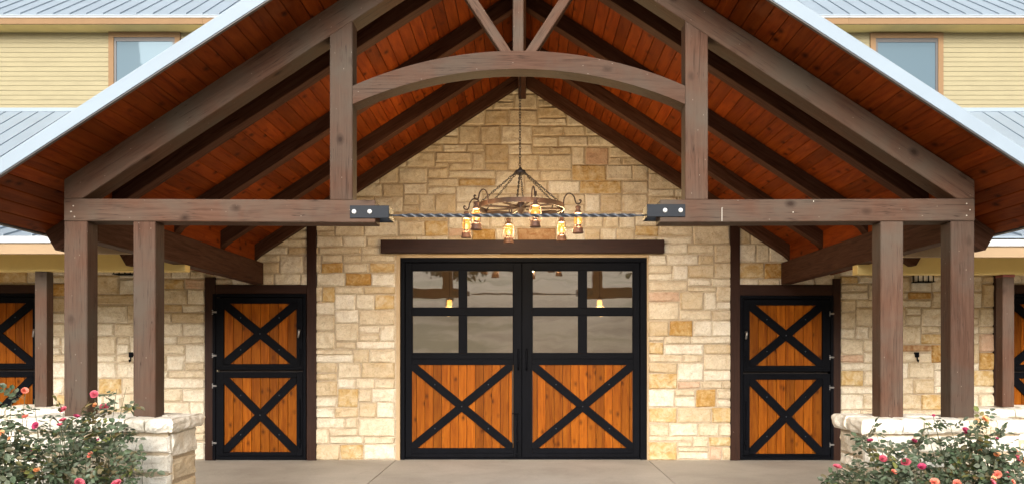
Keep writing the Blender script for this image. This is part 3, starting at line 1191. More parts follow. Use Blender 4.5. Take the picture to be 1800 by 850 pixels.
for sgn in (-1, 1):
    xo, xi = sgn * 11.7, (-4.0 if sgn < 0 else 3.9)
    x0, x1 = min(xo, xi), max(xo, xi)
    ex = 0.0 if sgn < 0 else -0.035   # right eave hangs slightly lower in the photo
    zt = CAM_Z + 1.214 + ex
    nb = 3
    for i in range(nb):
        a, b = x0 + (x1 - x0) * i / nb, x0 + (x1 - x0) * (i + 1) / nb
        box("drip_edge", a + 0.001, b - 0.001, DE - 0.045, DE - 0.021, zt - 0.075, zt - 0.004, M_GUTTER, barn, bevel=0.004)
        box("fascia", a + 0.001, b - 0.001, DE - 0.020, DE + 0.02, zt - 0.187, zt - 0.022, M_TAN, barn, bevel=0.002)
    ya, yb_ = DE + 0.021, DW - 0.003
    za, zb_ = zt - 0.16, zt - 0.16 + 0.32 * (DW - DE)
    cv = [(x, y, z + q) for x in (x0, x1) for y, z in ((ya, za), (yb_, zb_)) for q in (0, 0.015)]
    mesh_obj("wing_ceiling", cv, [(0, 2, 6, 4), (1, 5, 7, 3), (0, 1, 3, 2), (4, 6, 7, 5), (0, 4, 5, 1), (2, 3, 7, 6)], M_FRIEZE, barn)
    xi2 = -3.84 if sgn < 0 else 3.74
    box("wing_beam", min(xo, xi2), max(xo, xi2), 9.30, 9.44, CAM_Z + 0.911 + ex, CAM_Z + 1.24 + ex, M_FRIEZE, barn, bevel=0.003)

for px0, px1, pz_ in ((61, 82, -5.4), (1762.5, 1783, 5.4)):
    D = 9.302
    x0, x1 = X(px0, D), X(px1, D)
    zt = CAM_Z + 0.910 - (0.035 if px0 > 900 else 0)
    box("wing_post", x0, x1, D, D + 0.135, 0.96, zt, M_TIMBER, barn, (0, 0, 1), 0.005)
D = 9.302
box("post_shim", X(1762, D), X(1784, D), D - 0.004, D + 0.139, CAM_Z + 0.845, CAM_Z + 0.874, wood_mat("bare_red_wood", (0.16, 0.03, 0.02), (0.2, 0.05, 0.03), (0.08, 0.015, 0.01)), barn)

# yellow siding wall with its windows
zs0, zs1 = CAM_Z + 4.52, CAM_Z + 6.03
sid = box("siding_wall", -11.8, 11.8, DB + 0.03, DB + 0.2, zs0, zs1 + 0.1, M_SIDING, barn, bevel=0)
step = 8.35 * DB / F
k = 0
z = zs0 + 0.06
WINS = ((192, 317.5), (1529, 1657))
while z < zs1 - 0.05:
    # each lap board leans out at its lower edge; joints staggered
    xs = [-11.8, -3.0 + (k % 3) * 1.1, 3.4 - (k % 2) * 1.7, 11.8]
    for a, b in zip(xs, xs[1:]):
        v = [(a + .001, DB + 0.004, z), (b - .001, DB + 0.004, z), (b - .001, DB + 0.016, z + step + 0.004), (a + .001, DB + 0.016, z + step + 0.004),
             (a + .001, DB + 0.03, z), (b - .001, DB + 0.03, z), (b - .001, DB + 0.03, z + step + 0.004), (a + .001, DB + 0.03, z + step + 0.004)]
        f = [(0, 1, 2, 3), (4, 7, 6, 5), (0, 4, 5, 1), (3, 2, 6, 7), (0, 3, 7, 4), (1, 5, 6, 2)]
        mesh_obj("siding_board", v, f, M_SIDING, sid)
    z += step
    k += 1
box("base_flashing", -11.8, 11.8, DB - 0.12, DB + 0.005, CAM_Z + 4.50, CAM_Z + 4.575, M_ROOF, barn, bevel=0.002)
for w0, w1 in WINS:
    dy = 0 if w0 < 900 else 1.5
    P = lambda q: X(q, DB)
    zt, zb = Z(57.5 + dy, DB), Z(171 + dy, DB)
    t = 9.2 * DB / F
    tm = MB()
    tm.box(P(w0), P(w1), DB - 0.035, DB + 0.03, zt - t, zt)
    tm.box(P(w0), P(w1), DB - 0.035, DB + 0.03, zb, zb + t)
    tm.box(P(w0), P(w0) + t, DB - 0.035, DB + 0.03, zb + t + .001, zt - t - .001)
    tm.box(P(w1) - t, P(w1), DB - 0.035, DB + 0.03, zb + t + .001, zt - t - .001)
    wn_ = tm.build("window", M_TANW, barn)
    sm = MB()
    a, b, c, d = P(w0) + t, P(w1) - t, zb + t, zt - t
    s1, s2 = 0.045, 0.075
    sm.box(a, b, DB - 0.02, DB + 0.03, d - s2, d)
    sm.box(a, b, DB - 0.02, DB + 0.03, c, c + s1)
    sm.box(a, a + s1, DB - 0.02, DB + 0.03, c + s1 + .001, d - s2 - .001)
    sm.box(b - s1, b, DB - 0.02, DB + 0.03, c + s1 + .001, d - s2 - .001)
    sm.build("sash", M_BRONZE, wn_)
    box("glass", a + s1 - .005, b - s1 + .005, DB - 0.008, DB - 0.002, c + s1 - .005, d - s2 + .005, M_WGLASS, wn_, bevel=0)

# upper eave and roof
DU = 15.2
ze = Z(27.5, DU)
for i in range(4):
    a, b = -11.9 + 5.95 * i, -11.9 + 5.95 * (i + 1)
    box("drip_edge", a + .001, b - .001, DU - 0.03, DU - 0.011, ze - 0.05, ze, M_GUTTER, barn, bevel=0.003)
    box("fascia", a + .001, b - .001, DU - 0.010, DU + 0.02, Z(43, DU), ze - 0.02, M_TANW, barn, bevel=0.002)
box("upper_soffit", -11.9, 11.9, DU + 0.021, DB + 0.03, Z(43, DU) + 0.01, Z(43, DU) + 0.03, M_FRIEZE, barn, bevel=0)
k = 0
offu = X(95.5, DU)
for k in range(-60, 80):
    a = offu + k * S
    b = a + S
    if a < -11.9 or b > 11.9:
        continue
    y0, y1 = DU - 0.04, DU + 5.5
    z0, z1 = ze + 0.004, ze + 0.004 + 5.54 * 0.66
    mb = MB()
    mb.add([(a, y0, z0), (b, y0, z0), (b, y1, z1), (a, y1, z1), (a, y0, z0 - .02), (b, y0, z0 - .02), (b, y1, z1 - .02), (a, y1, z1 - .02)],
           [(0, 1, 2, 3), (4, 7, 6, 5), (0, 4, 5, 1), (3, 2, 6, 7), (0, 3, 7, 4), (1, 5, 6, 2)])
    w = 0.005
    mb.add([(a - w, y0 - .01, z0 + .0005), (a + w, y0 - .01, z0 + .0005), (a + w, y0 - .01, z0 + .02), (a - w, y0 - .01, z0 + .02),
            (a - w, y1, z1 + .0005), (a + w, y1, z1 + .0005), (a + w, y1, z1 + .02), (a - w, y1, z1 + .02)],
           [(0, 3, 2, 1), (4, 5, 6, 7), (0, 1, 5, 4), (1, 2, 6, 5), (2, 3, 7, 6), (3, 0, 4, 7)])
    mb.build("roof_panel", M_ROOF, barn)

# ------------------------------------------------------------------ the gable porch
porch = thing("gable_porch", "open timber framed gable porch with red brown plank ceiling before the stone wall", "porch", (XC, D1, 0))
T = M_TIMBER


def PX(k):
    return X(k, D1)


def PZ(k):
    return Z(k, D1)


def fpoly(pts):
    return [(PX(a), PZ(b)) for a, b in pts]


TD = 0.235
ZCAP = 1.024
# tie beams
timber("tie_beam", fpoly([(112, 349), (659.5, 351.5), (659.5, 391), (112, 388)]), D1, D1 + TD, T, porch)
timber("tie_beam", fpoly([(1160, 351), (1714, 349), (1714, 388), (1160, 390.5)]), D1, D1 + TD, T, porch)
# posts
for a, b in ((111.8, 152.6), (233.5, 272.6), (1548.5, 1588.5), (1672, 1713.6)):
    zt = PZ(388.2 if a not in (233.5, 1548.5) else 388.9)
    box("post", PX(a), PX(b), D1 + 0.004, D1 + 0.188, ZCAP - 0.03, zt, T, porch, (0, 0, 1), 0.007)
# queen posts
lo_l = lambda x: 346.5 - 0.652 * (x - 143.5)
lo_r = lambda x: 348 - 0.652 * (1682.5 - x)
timber("queen_post", fpoly([(579.5, 351.3), (619.5, 351.6), (619.5, lo_l(619.5)), (579.5, lo_l(579.5))]), D1 + 0.002, D1 + 0.19, T, porch, (0, 0, 1))
timber("queen_post", fpoly([(1204.7, 351), (1244.8, 350.8), (1244.8, lo_r(1244.8)), (1204.7, lo_r(1204.7))]), D1 + 0.002, D1 + 0.19, T, porch, (0, 0, 1))
# top chords
g = Vector((1, 0, SL))
timber("top_chord", fpoly([(112, 348.9), (143.5, 348.9), (901, lo_l(901)), (901, 315 - .652 * 789), (112, 315)]), D1 + 0.003, D1 + TD - 0.003, T, porch, g)
g2 = Vector((1, 0, -SL))
timber("top_chord", fpoly([(1714, 348.9), (1682.5, 348.9), (925, lo_r(925)), (925, 317 - .652 * 789), (1714, 317)]), D1 + 0.003, D1 + TD - 0.003, T, porch, g2)
# king post and braces
timber("king_post", fpoly([(901.4, 90), (920.3, 90), (920.3, -203), (901.4, -203)]), D1 + 0.02, D1 + 0.16, T, porch, (0, 0, 1))
bt = 0.663
for s in (-1, 1):
    c0 = 911
    e = lambda dx, y: (c0 + s * dx, y)
    # brace leans outwards from the foot of the king post up to the chord
    y1_ = -78
    x_at = lambda y, base: base + bt * (88 - y)
    pts = [e(10.2, 91), e(30.5, 91), e(x_at(y1_ + 8, 30.5), y1_ + 8), e(x_at(y1_ - 6, 10.2), y1_ - 6)]
    timber("brace", fpoly(pts), D1 + 0.03, D1 + 0.15, T, porch, Vector((s * 0.663, 0, 1)))
# arched beam
arc_v, arc_f = [], []
RAD = 724.6
n = 40
top, bot = [], []
for i in range(n + 1):
    px = 620 + (1204 - 620) * i / n
    dx = px - 912
    top.append((px, 89.8 + RAD - math.sqrt(RAD * RAD - dx * dx)))
    bot.append((px, 121.6 + RAD - math.sqrt(RAD * RAD - dx * dx)))
v, f = [], []
for i in range(n + 1):
    for (a, b) in (top[i], bot[i]):
        v.append((PX(a), D1 - 0.002, PZ(b)))
        v.append((PX(a), D1 + 0.20, PZ(b)))
for i in range(n):
    a = i * 4
    b = a + 4
    f += [(a, b, b + 2, a + 2), (a + 1, a + 3, b + 3, b + 1), (a, a + 1, b + 1, b), (a + 2, b + 2, b + 3, a + 3)]
f += [(0, 2, 3, 1), (n * 4, n * 4 + 1, n * 4 + 3, n * 4 + 2)]
mesh_obj("arched_beam", v, f, T, porch)

mk_ = MB()
for (a, b, w_, h_) in ((1269, 377, 1.2, 24), (1430, 354, 1.2, 2.5), (1699, 358, 2, 2), (1705, 369, 2, 2), (1699, 379, 2, 2), (129, 362, 2, 2), (125, 372, 3, 2), (131, 381, 2, 2), (1394, 373, 1.6, 2)):
    mk_.box(PX(a - w_ / 2), PX(a + w_ / 2), D1 - 0.003, D1 + 0.002, PZ(b + h_ / 2), PZ(b - h_ / 2))
o_ = mk_.build("chalk_and_nail_marks", paint_mat("chalk", (0.42, 0.38, 0.33), 0.8), porch)
o_['kind'] = 'stuff'

# side beams, ridge beam
for s in (-1, 1):
    xi, xo = XC + s * 3.775, XC + s * 3.925
    box("side_beam", min(xi, xo), max(xi, xo), D1 + TD + 0.001, DW - 0.05, CAM_Z + 0.985, CAM_Z + 1.298, M_RAFTER, porch, (0, 1, 0), 0.006)
box("ridge_beam", XC - 0.055, XC + 0.055, D1 + TD, DW - 0.047, CAM_Z + 3.68, ZA - 0.05, M_RAFTER, porch, (0, 1, 0), 0.005)

# common rafters with cut tails
for ra, rb in ((7.80, 7.96), (9.18, 9.34), (10.57, 10.73), (11.90, 12.03)):
    for s in (-1, 1):
        u = lambda d: XC + s * d
        if ra > 10:
            pts = [(u(0.057), ZA - SL * 0.057 + 0.004), (u(3.92), ZA - SL * 3.92 + 0.004), (u(3.92), ZA - SL * 3.92 - 0.22), (u(3.80), ZA - SL * 3.80 - H_R), (u(0.057), ZA - SL * 0.057 - H_R)]
            timber("rafter", pts, ra, rb, M_RAFTER, porch, Vector((1, 0, -s * SL)), 0.005)
            continue
        pts = [(u(0.057), ZA - SL * 0.057 + 0.004), (u(UE - 0.03), ZA - SL * (UE - 0.03) + 0.004), (u(UE - 0.03), ZA - SL * (UE - 0.03) - 0.03),
               (u(4.40), ZA - SL * 4.40 - 0.235), (u(4.355), ZA - SL * 4.355 - 0.262), (u(3.90), ZA - SL * 3.90 - 0.25), (u(3.80), ZA - SL * 3.80 - H_R), (u(0.057), ZA - SL * 0.057 - H_R)]
        timber("rafter", pts, ra, rb, M_RAFTER, porch, Vector((1, 0, -s * SL)), 0.005)
# blocking boards over the side beams
stops = [(D1 + TD, 7.80), (7.96, 9.18), (9.34, 10.57), (10.73, 11.90)]
for a, b in stops:
    for s in (-1, 1):
        u = lambda d: XC + s * d
        timber("frieze_board", [(u(3.86), CAM_Z + 1.2985), (u(3.89), CAM_Z + 1.2985), (u(3.89), ZA - SL * 3.89 + 0.002), (u(3.86), ZA - SL * 3.86 + 0.002)], a + .001, b - .001, M_CEIL, porch, (0, 1, 0), 0.002)

# ceiling planks, running front to back
nb = 40
gp = 0.0028
for s in (-1, 1):
    deck = MB()
    u = lambda d: XC + s * d
    ceil_pts = [(u(0.0), ZA + 0.022), (u(UE), ZA - SL * UE + 0.022), (u(UE), ZA - SL * UE + 0.10), (u(0.0), ZA + 0.10)]
    ceiling = timber("ceiling", ceil_pts, DF + 0.004, DW + 0.25, M_DECK, porch, bevel=0)
    wb = UE / nb
    for i in range(nb):
        a, b = i * wb + gp, (i + 1) * wb - gp
        pts = [(u(a), ZA - SL * a), (u(b), ZA - SL * b), (u(b), ZA - SL * b + 0.021), (u(a), ZA - SL * a + 0.021)]
        r = random.Random(i * 7 + s)
        cut = r.uniform(8.0, 11.0)
        # butt joint somewhere over a rafter
        cut = min((7.88, 9.26, 10.65), key=lambda q: abs(q - cut))
        timber("ceiling_board", pts, DF + 0.006, cut - 0.001, M_CEIL, ceiling, (0, 1, 0), 0.0035)
        timber("ceiling_board", pts, cut + 0.001, DW + 0.02, M_CEIL, ceiling, (0, 1, 0), 0.0035)

# roof metal on top, rake and eave trim
for s in (-1, 1):
    u = lambda d: XC + s * d
    rk = [(u(0.0), ZA - 0.002), (u(UE + 0.03), ZA - SL * (UE + 0.03) - 0.002), (u(UE + 0.03), ZA - SL * (UE + 0.03) + 0.113), (u(0.0), ZA + 0.113)]
    timber("rake_trim", rk, DF - 0.03, DF, M_RAKE, porch, bevel=0.002)
    timber("rake_shadow_strip", [(u(0), ZA - 0.012), (u(UE + .03), ZA - SL * (UE + .03) - 0.012), (u(UE + .03), ZA - SL * (UE + .03) - 0.003), (u(0), ZA - 0.003)], DF - 0.022, DF + 0.01, M_BRONZE, porch, bevel=0)  # dark strip standing in for the shadow line under the rake
    ev = [(u(UE + 0.002), ZA - SL * UE - 0.008), (u(UE + 0.018), ZA - SL * UE - 0.018), (u(UE + 0.018), ZA - SL * UE + 0.12), (u(UE + 0.002), ZA - SL * UE + 0.12)]
    timber("eave_trim", ev, DF + 0.001, 9.3, M_BRONZE, porch, (0, 1, 0), bevel=0)
    y = DF + 0.002
    ridge = None
    while y < DB - 0.5:
        yb = y + 0.305
        def umax(D):
            if D < DE:
                return UE + 0.035
            return max(0.05, min(UE + 0.035, (ZA + 0.135 - wing_z(D)) / SL + 0.05))
        ua, ub = umax(y), umax(yb)
        mb = MB()
        zt = lambda d: ZA + 0.101 - SL * d
        v = [(u(0), y, zt(0)), (u(ua), y, zt(ua)), (u(ub), yb, zt(ub)), (u(0), yb, zt(0))]
        v += [(p_[0], p_[1], p_[2] + 0.014) for p_ in v]
        mb.add(v, [(0, 1, 2, 3), (4, 7, 6, 5), (0, 4, 5, 1), (1, 5, 6, 2), (2, 6, 7, 3), (3, 7, 4, 0)])
        w = .01
        v = [(u(0.05), y + .002, zt(0.05) + .0145), (u(ua), y + .002, zt(ua) + .0145), (u(ua), y + 2 * w, zt(ua) + .0145), (u(0.05), y + 2 * w, zt(0.05) + .0145)]
        v += [(p_[0], p_[1], p_[2] + 0.03) for p_ in v]
        mb.add(v, [(0, 1, 2, 3), (4, 7, 6, 5), (0, 4, 5, 1), (1, 5, 6, 2), (2, 6, 7, 3), (3, 7, 4, 0)])
        mb.build("roof_panel", M_ROOF, porch)
        y = yb
    timber("ridge_cap", [(u(0), ZA + 0.17), (u(0.15), ZA + 0.17 - SL * .15), (u(0.15), ZA + 0.18 - SL * .15), (u(0), ZA + 0.18)], DF - 0.03, 15.0, M_ROOF, porch, bevel=0)

# tie rod and its strap brackets
YM = D1 + TD / 2
rod = MB()
x0, x1 = PX(699), PX(1121)
nseg = 260
zr = lambda x: PZ(374.6 + (x - PX(911)) * 0)
b = 0
for i in range(nseg + 1):
    x = x0 + (x1 - x0) * i / nseg
    tw = 2 * math.pi * (x - x0) / 0.34
    e = min(1, i / 6, (nseg - i) / 6)
    for k in range(8):
        an = tw + k * math.pi / 4
        rr = (0.0165 if k % 2 == 0 else 0.009) * (0.6 + 0.4 * e)
        rod.v.append((x, YM + rr * math.cos(an), PZ(374.8) + rr * math.sin(an)))
for i in range(nseg):
    for k in range(8):
        k2 = (k + 1) % 8
        rod.f.append((i * 8 + k, i * 8 + k2, (i + 1) * 8 + k2, (i + 1) * 8 + k))
rod.f += [tuple(range(8))[::-1], tuple(nseg * 8 + k for k in range(8))]
rod_o = rod.build("tie_rod", M_ROD, porch)
for a, b in ((684, 699), (1121, 1137)):
    tb = MB()
    tb.tube([(PX(a) - 0.01, YM, PZ(374.8)), (PX(b) + 0.01, YM, PZ(374.8))], 0.0075, 8)
    tb.build("rod_end", M_ROD, rod_o, smooth=True)
for (a, mid, b, yt, yb_, bolts) in ((615.5, 660, 684, 361.6, 383.6, (623, 650.5)), (1204.2, 1160, 1137, 359.4, 381.4, (1196, 1168.7))):
    st = MB()
    s = 1 if b > a else -1
    t = 0.012
    za, zb = PZ(yb_), PZ(yt)
    xa, xb = PX(a), PX(b)
    lo_, hi_ = min(xa, xb), max(xa, xb)
    st.box(lo_, hi_, D1 - t, D1 - .0005, za, zb)
    st.box(lo_, hi_, D1 + TD + .0005, D1 + TD + t, za, zb)
    ex0, ex1 = (xb - t, xb) if s > 0 else (xb, xb + t)
    st.box(ex0, ex1, D1 - .0004, D1 + TD + .0004, za, zb)
    br = st.build("bracket", M_BRACK, porch, bevel=0.002)
    for q in bolts:
        bm_ = MB()
        x, z = PX(q), (za + zb) / 2
        nn = 14
        for rr, yy in ((0.0205, D1 - t), (0.0205, D1 - t - 0.006), (0.015, D1 - t - 0.012), (0.006, D1 - t - 0.015)):
            for k in range(nn):
                bm_.v.append((x + rr * math.cos(k * 2 * math.pi / nn), yy, z + rr * math.sin(k * 2 * math.pi / nn)))
        for j in range(3):
            for k in range(nn):
                bm_.f.append((j * nn + k, j * nn + (k + 1) % nn, (j + 1) * nn + (k + 1) % nn, (j + 1) * nn + k))
        bm_.f.append(tuple(3 * nn + k for k in range(nn)))
        bm_.build("bolt", M_BOLT, br, smooth=True)


# ------------------------------------------------------------------ stone piers
def pier(label, x0, x1, y0, y1, zt, capt, name="stone_pier", group="stone piers under the porch posts", seed=5, ncap=6, over=0.045, hstain=()):
    r = random.Random(seed)
    root = thing(name, label, "pier", ((x0 + x1) / 2, (y0 + y1) / 2, 0), group)
    zb = zt - capt
    box("core", x0 + 0.02, x1 - 0.02, y0 + 0.02, y1 - 0.02, -0.14, zb - 0.002, M_MORTAR, root, bevel=0)
    def lay(a0, a1, fn):
        for (a, b, c, d) in ashlar(a0, a1, lambda x: 0.0, zb, r, 0.042, 3, 7, 5, 12):
            d = min(d, zb)
            if d - c < 0.04:
                continue
            q = r.random()
            fn(a, b, c - 0.0, d, M_WHITE if q < 0.8 else (M_WHITEB if q < 0.93 else M_PALE))
    G = 0.008
    lay(x0, x1, lambda a, b, c, d, mm: stone_block("stone", a + G, b - G, c + G, d - G, y0, 0.07, mm, root, r, relief=0.034, nx=10, nz=6, jit=0.010))
    for sgn in (-1, 1):
        xf = x0 if sgn < 0 else x1
        def fn(a, b, c, d, mm):
            o = stone_block("stone", a + G, b - G, c + G, d - G, xf * (1 if sgn < 0 else -1), 0.07, mm, root, r, relief=0.034, nx=8, nz=6, jit=0.010, axis='x', sgn=1 if sgn < 0 else -1)
        lay(y0 + 0.045, y1 - 0.02, fn)
    # cap stones: three rows of thick slabs with rough edges
    rows = max(2, int(round((y1 - y0) / 0.3)))
    ya0, ya1 = y0 - over, y1 + over
    for j in range(rows):
        w = (x1 - x0 + 2 * over) / ncap
        xs = [x0 - over] + [x0 - over + w * k + r.uniform(-0.25, 0.25) * w for k in range(1, ncap)] + [x1 + over]
        yy0 = ya0 + (ya1 - ya0) * j / rows
        yy1 = ya0 + (ya1 - ya0) * (j + 1) / rows
        for i, (a, b) in enumerate(zip(xs, xs[1:])):
            slab(root, a, b, yy0, yy1, zb + r.uniform(-0.006, 0.0), zt + r.uniform(-0.006, 0.008), r, j == 0, j == rows - 1, i == 0, i == len(xs) - 2)
    return root


def slab(root, x0, x1, y0, y1, z0, z1, r, ff, bb, ll, rr_):
    """cap slab: gridded box, its outer edges rough and rounded"""
    nx, ny, nz = 12, 6, 6
    g = 0.005
    x0 += 0 if ll else g
    x1 -= 0 if rr_ else g
    y0 += 0 if ff else g
    y1 -= 0 if bb else g
    bm = bmesh.new()
    sx = r.uniform(0, 99)
    vv = {}
    for i in range(nx + 1):
        for j in range(ny + 1):
            for k in range(nz + 1):
                if i in (0, nx) or j in (0, ny) or k in (0, nz):
                    fx, fy, fz = i / nx, j / ny, k / nz
                    x, y, z = x0 + (x1 - x0) * fx, y0 + (y1 - y0) * fy, z0 + (z1 - z0) * fz
                    dz = (abs(fz - 0.5) * 2) ** 3
                    pull = 0.022 * dz
                    n1 = noise.noise(Vector((x * 9 + sx, y * 9, z * 14))) * 0.022 + abs(noise.noise(Vector((x * 22 + sx, y * 22, z * 34)))) * 0.018 + noise.noise(Vector((x * 60 + sx, y * 60, z * 70))) * 0.006
                    if ff and j == 0:
                        y += pull - n1
                    if bb and j == ny:
                        y -= pull - n1
                    if ll and i == 0:
                        x += pull - n1
                    if rr_ and i == nx:
                        x -= pull - n1
                    if k == nz:
                        z += 0.006 * noise.noise(Vector((x * 5 + sx, y * 5, 0)))
                        e = min(fx * (x1 - x0), (1 - fx) * (x1 - x0), fy * (y1 - y0), (1 - fy) * (y1 - y0))
                        z -= 0.006 if e < 0.01 else 0
                    if k == 0 and (j == 0 or i in (0, nx)):
                        z += 0.014 * noise.noise(Vector((x * 8 + sx, y * 8, 4)))
                    vv[(i, j, k)] = bm.verts.new((x, y, z))
    def quad(a, b, c, d):
        bm.faces.new((vv[a], vv[b], vv[c], vv[d]))
    for i in range(nx):
        for j in range(ny):
            quad((i, j, nz), (i + 1, j, nz), (i + 1, j + 1, nz), (i, j + 1, nz))
            quad((i, j, 0), (i, j + 1, 0), (i + 1, j + 1, 0), (i + 1, j, 0))
    for i in range(nx):
        for k in range(nz):
            quad((i, 0, k), (i + 1, 0, k), (i + 1, 0, k + 1), (i, 0, k + 1))
            quad((i, ny, k), (i, ny, k + 1), (i + 1, ny, k + 1), (i + 1, ny, k))
    for j in range(ny):
        for k in range(nz):
            quad((0, j, k), (0, j, k + 1), (0, j + 1, k + 1), (0, j + 1, k))
            quad((nx, j, k), (nx, j + 1, k), (nx, j + 1, k + 1), (nx, j, k + 1))
    vs = [tuple(v.co) for v in bm.verts]
    bm.verts.index_update()
    fs = [tuple(v.index for v in f.verts) for f in bm.faces]
    bm.free()
    q = r.random()
    mesh_obj("cap_stone", vs, fs, M_WHITE if q < 0.93 else M_WHITEB, root, smooth=False)


pier("white limestone pier carrying the two posts behind the left rose bushes", -4.30, -3.01, 6.97, 7.58, ZCAP, 0.115, seed=5, ncap=7)
pier("white limestone pier carrying the two posts behind the right rose bushes", 2.87, 4.19, 6.97, 7.58, ZCAP - 0.012, 0.118, seed=9, ncap=5)
pier("small limestone pier under the far left single post by the left wing", -5.87, -5.07, 9.08, 9.70, 0.965, 0.09, seed=15, ncap=4, group="small piers under the wing posts")
pier("small limestone pier under the far right single post by the right wing", 5.02, 5.90, 9.08, 9.70, 0.955, 0.09, seed=19, ncap=3, group="small piers under the wing posts")

# ------------------------------------------------------------------ chandelier
CD = 9.7
s_ = F / CD
CX = (916 - VX) / s_
CZ = Z(364.5, CD)
ch = thing("chandelier", "rusty iron wagon wheel chandelier with six glowing lanterns hung on a chain", "chandelier", (CX, CD, CZ))
RR = 0.51


def chain(mb, p0, p1, link_l=0.042, rad=0.0042, wid=0.012, n=10):
    p0, p1 = Vector(p0), Vector(p1)
    L = (p1 - p0).length
    d = (p1 - p0).normalized()
    a = Vector((0, 0, 1)) if abs(d.z) < 0.9 else Vector((1, 0, 0))
    u = d.cross(a).normalized()
    w = d.cross(u)
    cnt = int(L / (link_l * 0.78))
    for i in range(cnt):
        c = p0 + d * (L * (i + 0.5) / cnt)
        q = u if i % 2 else w
        # slightly twisted chain
        tw = i * 0.5
        q = (q * math.cos(tw) + (w if i % 2 else -u) * math.sin(tw)).normalized()
        pts = []
        for k in range(n + 1):
            an = 2 * math.pi * k / n
            pts.append(c + d * math.cos(an) * link_l / 2 + q * math.sin(an) * wid)
        mb.tube(pts, rad, 5, cap=False)


mb = MB()
HUBZ = Z(303, CD)
chain(mb, (X(914, CD), CD, CAM_Z + 3.68), (X(914, CD), CD, HUBZ + 0.04))
o = mb.build("hanging_chain", M_CANDLE, ch, smooth=True)
o['kind'] = 'stuff'
mb = MB()
hc = (X(914.5, CD), CD, HUBZ)
mb.lathe(hc, [(0.012, 0.06), (0.02, 0.045), (0.03, 0.03), (0.058, 0.02), (0.062, 0.0), (0.058, -0.02), (0.03, -0.032), (0.012, -0.04)], 18)
mb.build("top_hub", M_CANDLE, ch, smooth=True)
# rim
mb = MB()
n = 56
for i in range(n):
    an = 2 * math.pi * i / n
    c, s = math.cos(an), math.sin(an)
    for (rr, zz) in ((RR, -0.028), (RR, 0.028), (RR - 0.014, 0.028), (RR - 0.014, -0.028)):
        mb.v.append((CX + rr * c, CD + rr * s, CZ + zz))
for i in range(n):
    j = (i + 1) % n
    for k in range(4):
        k2 = (k + 1) % 4
        mb.f.append((i * 4 + k, i * 4 + k2, j * 4 + k2, j * 4 + k))
mb.build("wheel_rim", M_WHEEL, ch)
mb = MB()
mb.lathe((CX, CD, CZ), [(0.012, -0.10), (0.02, -0.085), (0.03, -0.06), (0.048, -0.045), (0.055, -0.01), (0.055, 0.03), (0.04, 0.045), (0.03, 0.07), (0.012, 0.08)], 16)
mb.build("wheel_hub", M_WHEEL, ch, smooth=True)
A0 = 76.5
LPOS = []
for k in range(8):
    an = R(A0 + 45 * k)
    d = Vector((math.cos(an), -math.sin(an), 0))
    mb = MB()
    c = Vector((CX, CD, CZ))
    mb.tube([c + d * 0.045, c + d * 0.2 + Vector((0, 0, -.004)), c + d * (RR - 0.01)], [0.015, 0.012, 0.015], 7)
    mb.build("spoke", M_WHEEL, ch, smooth=True)
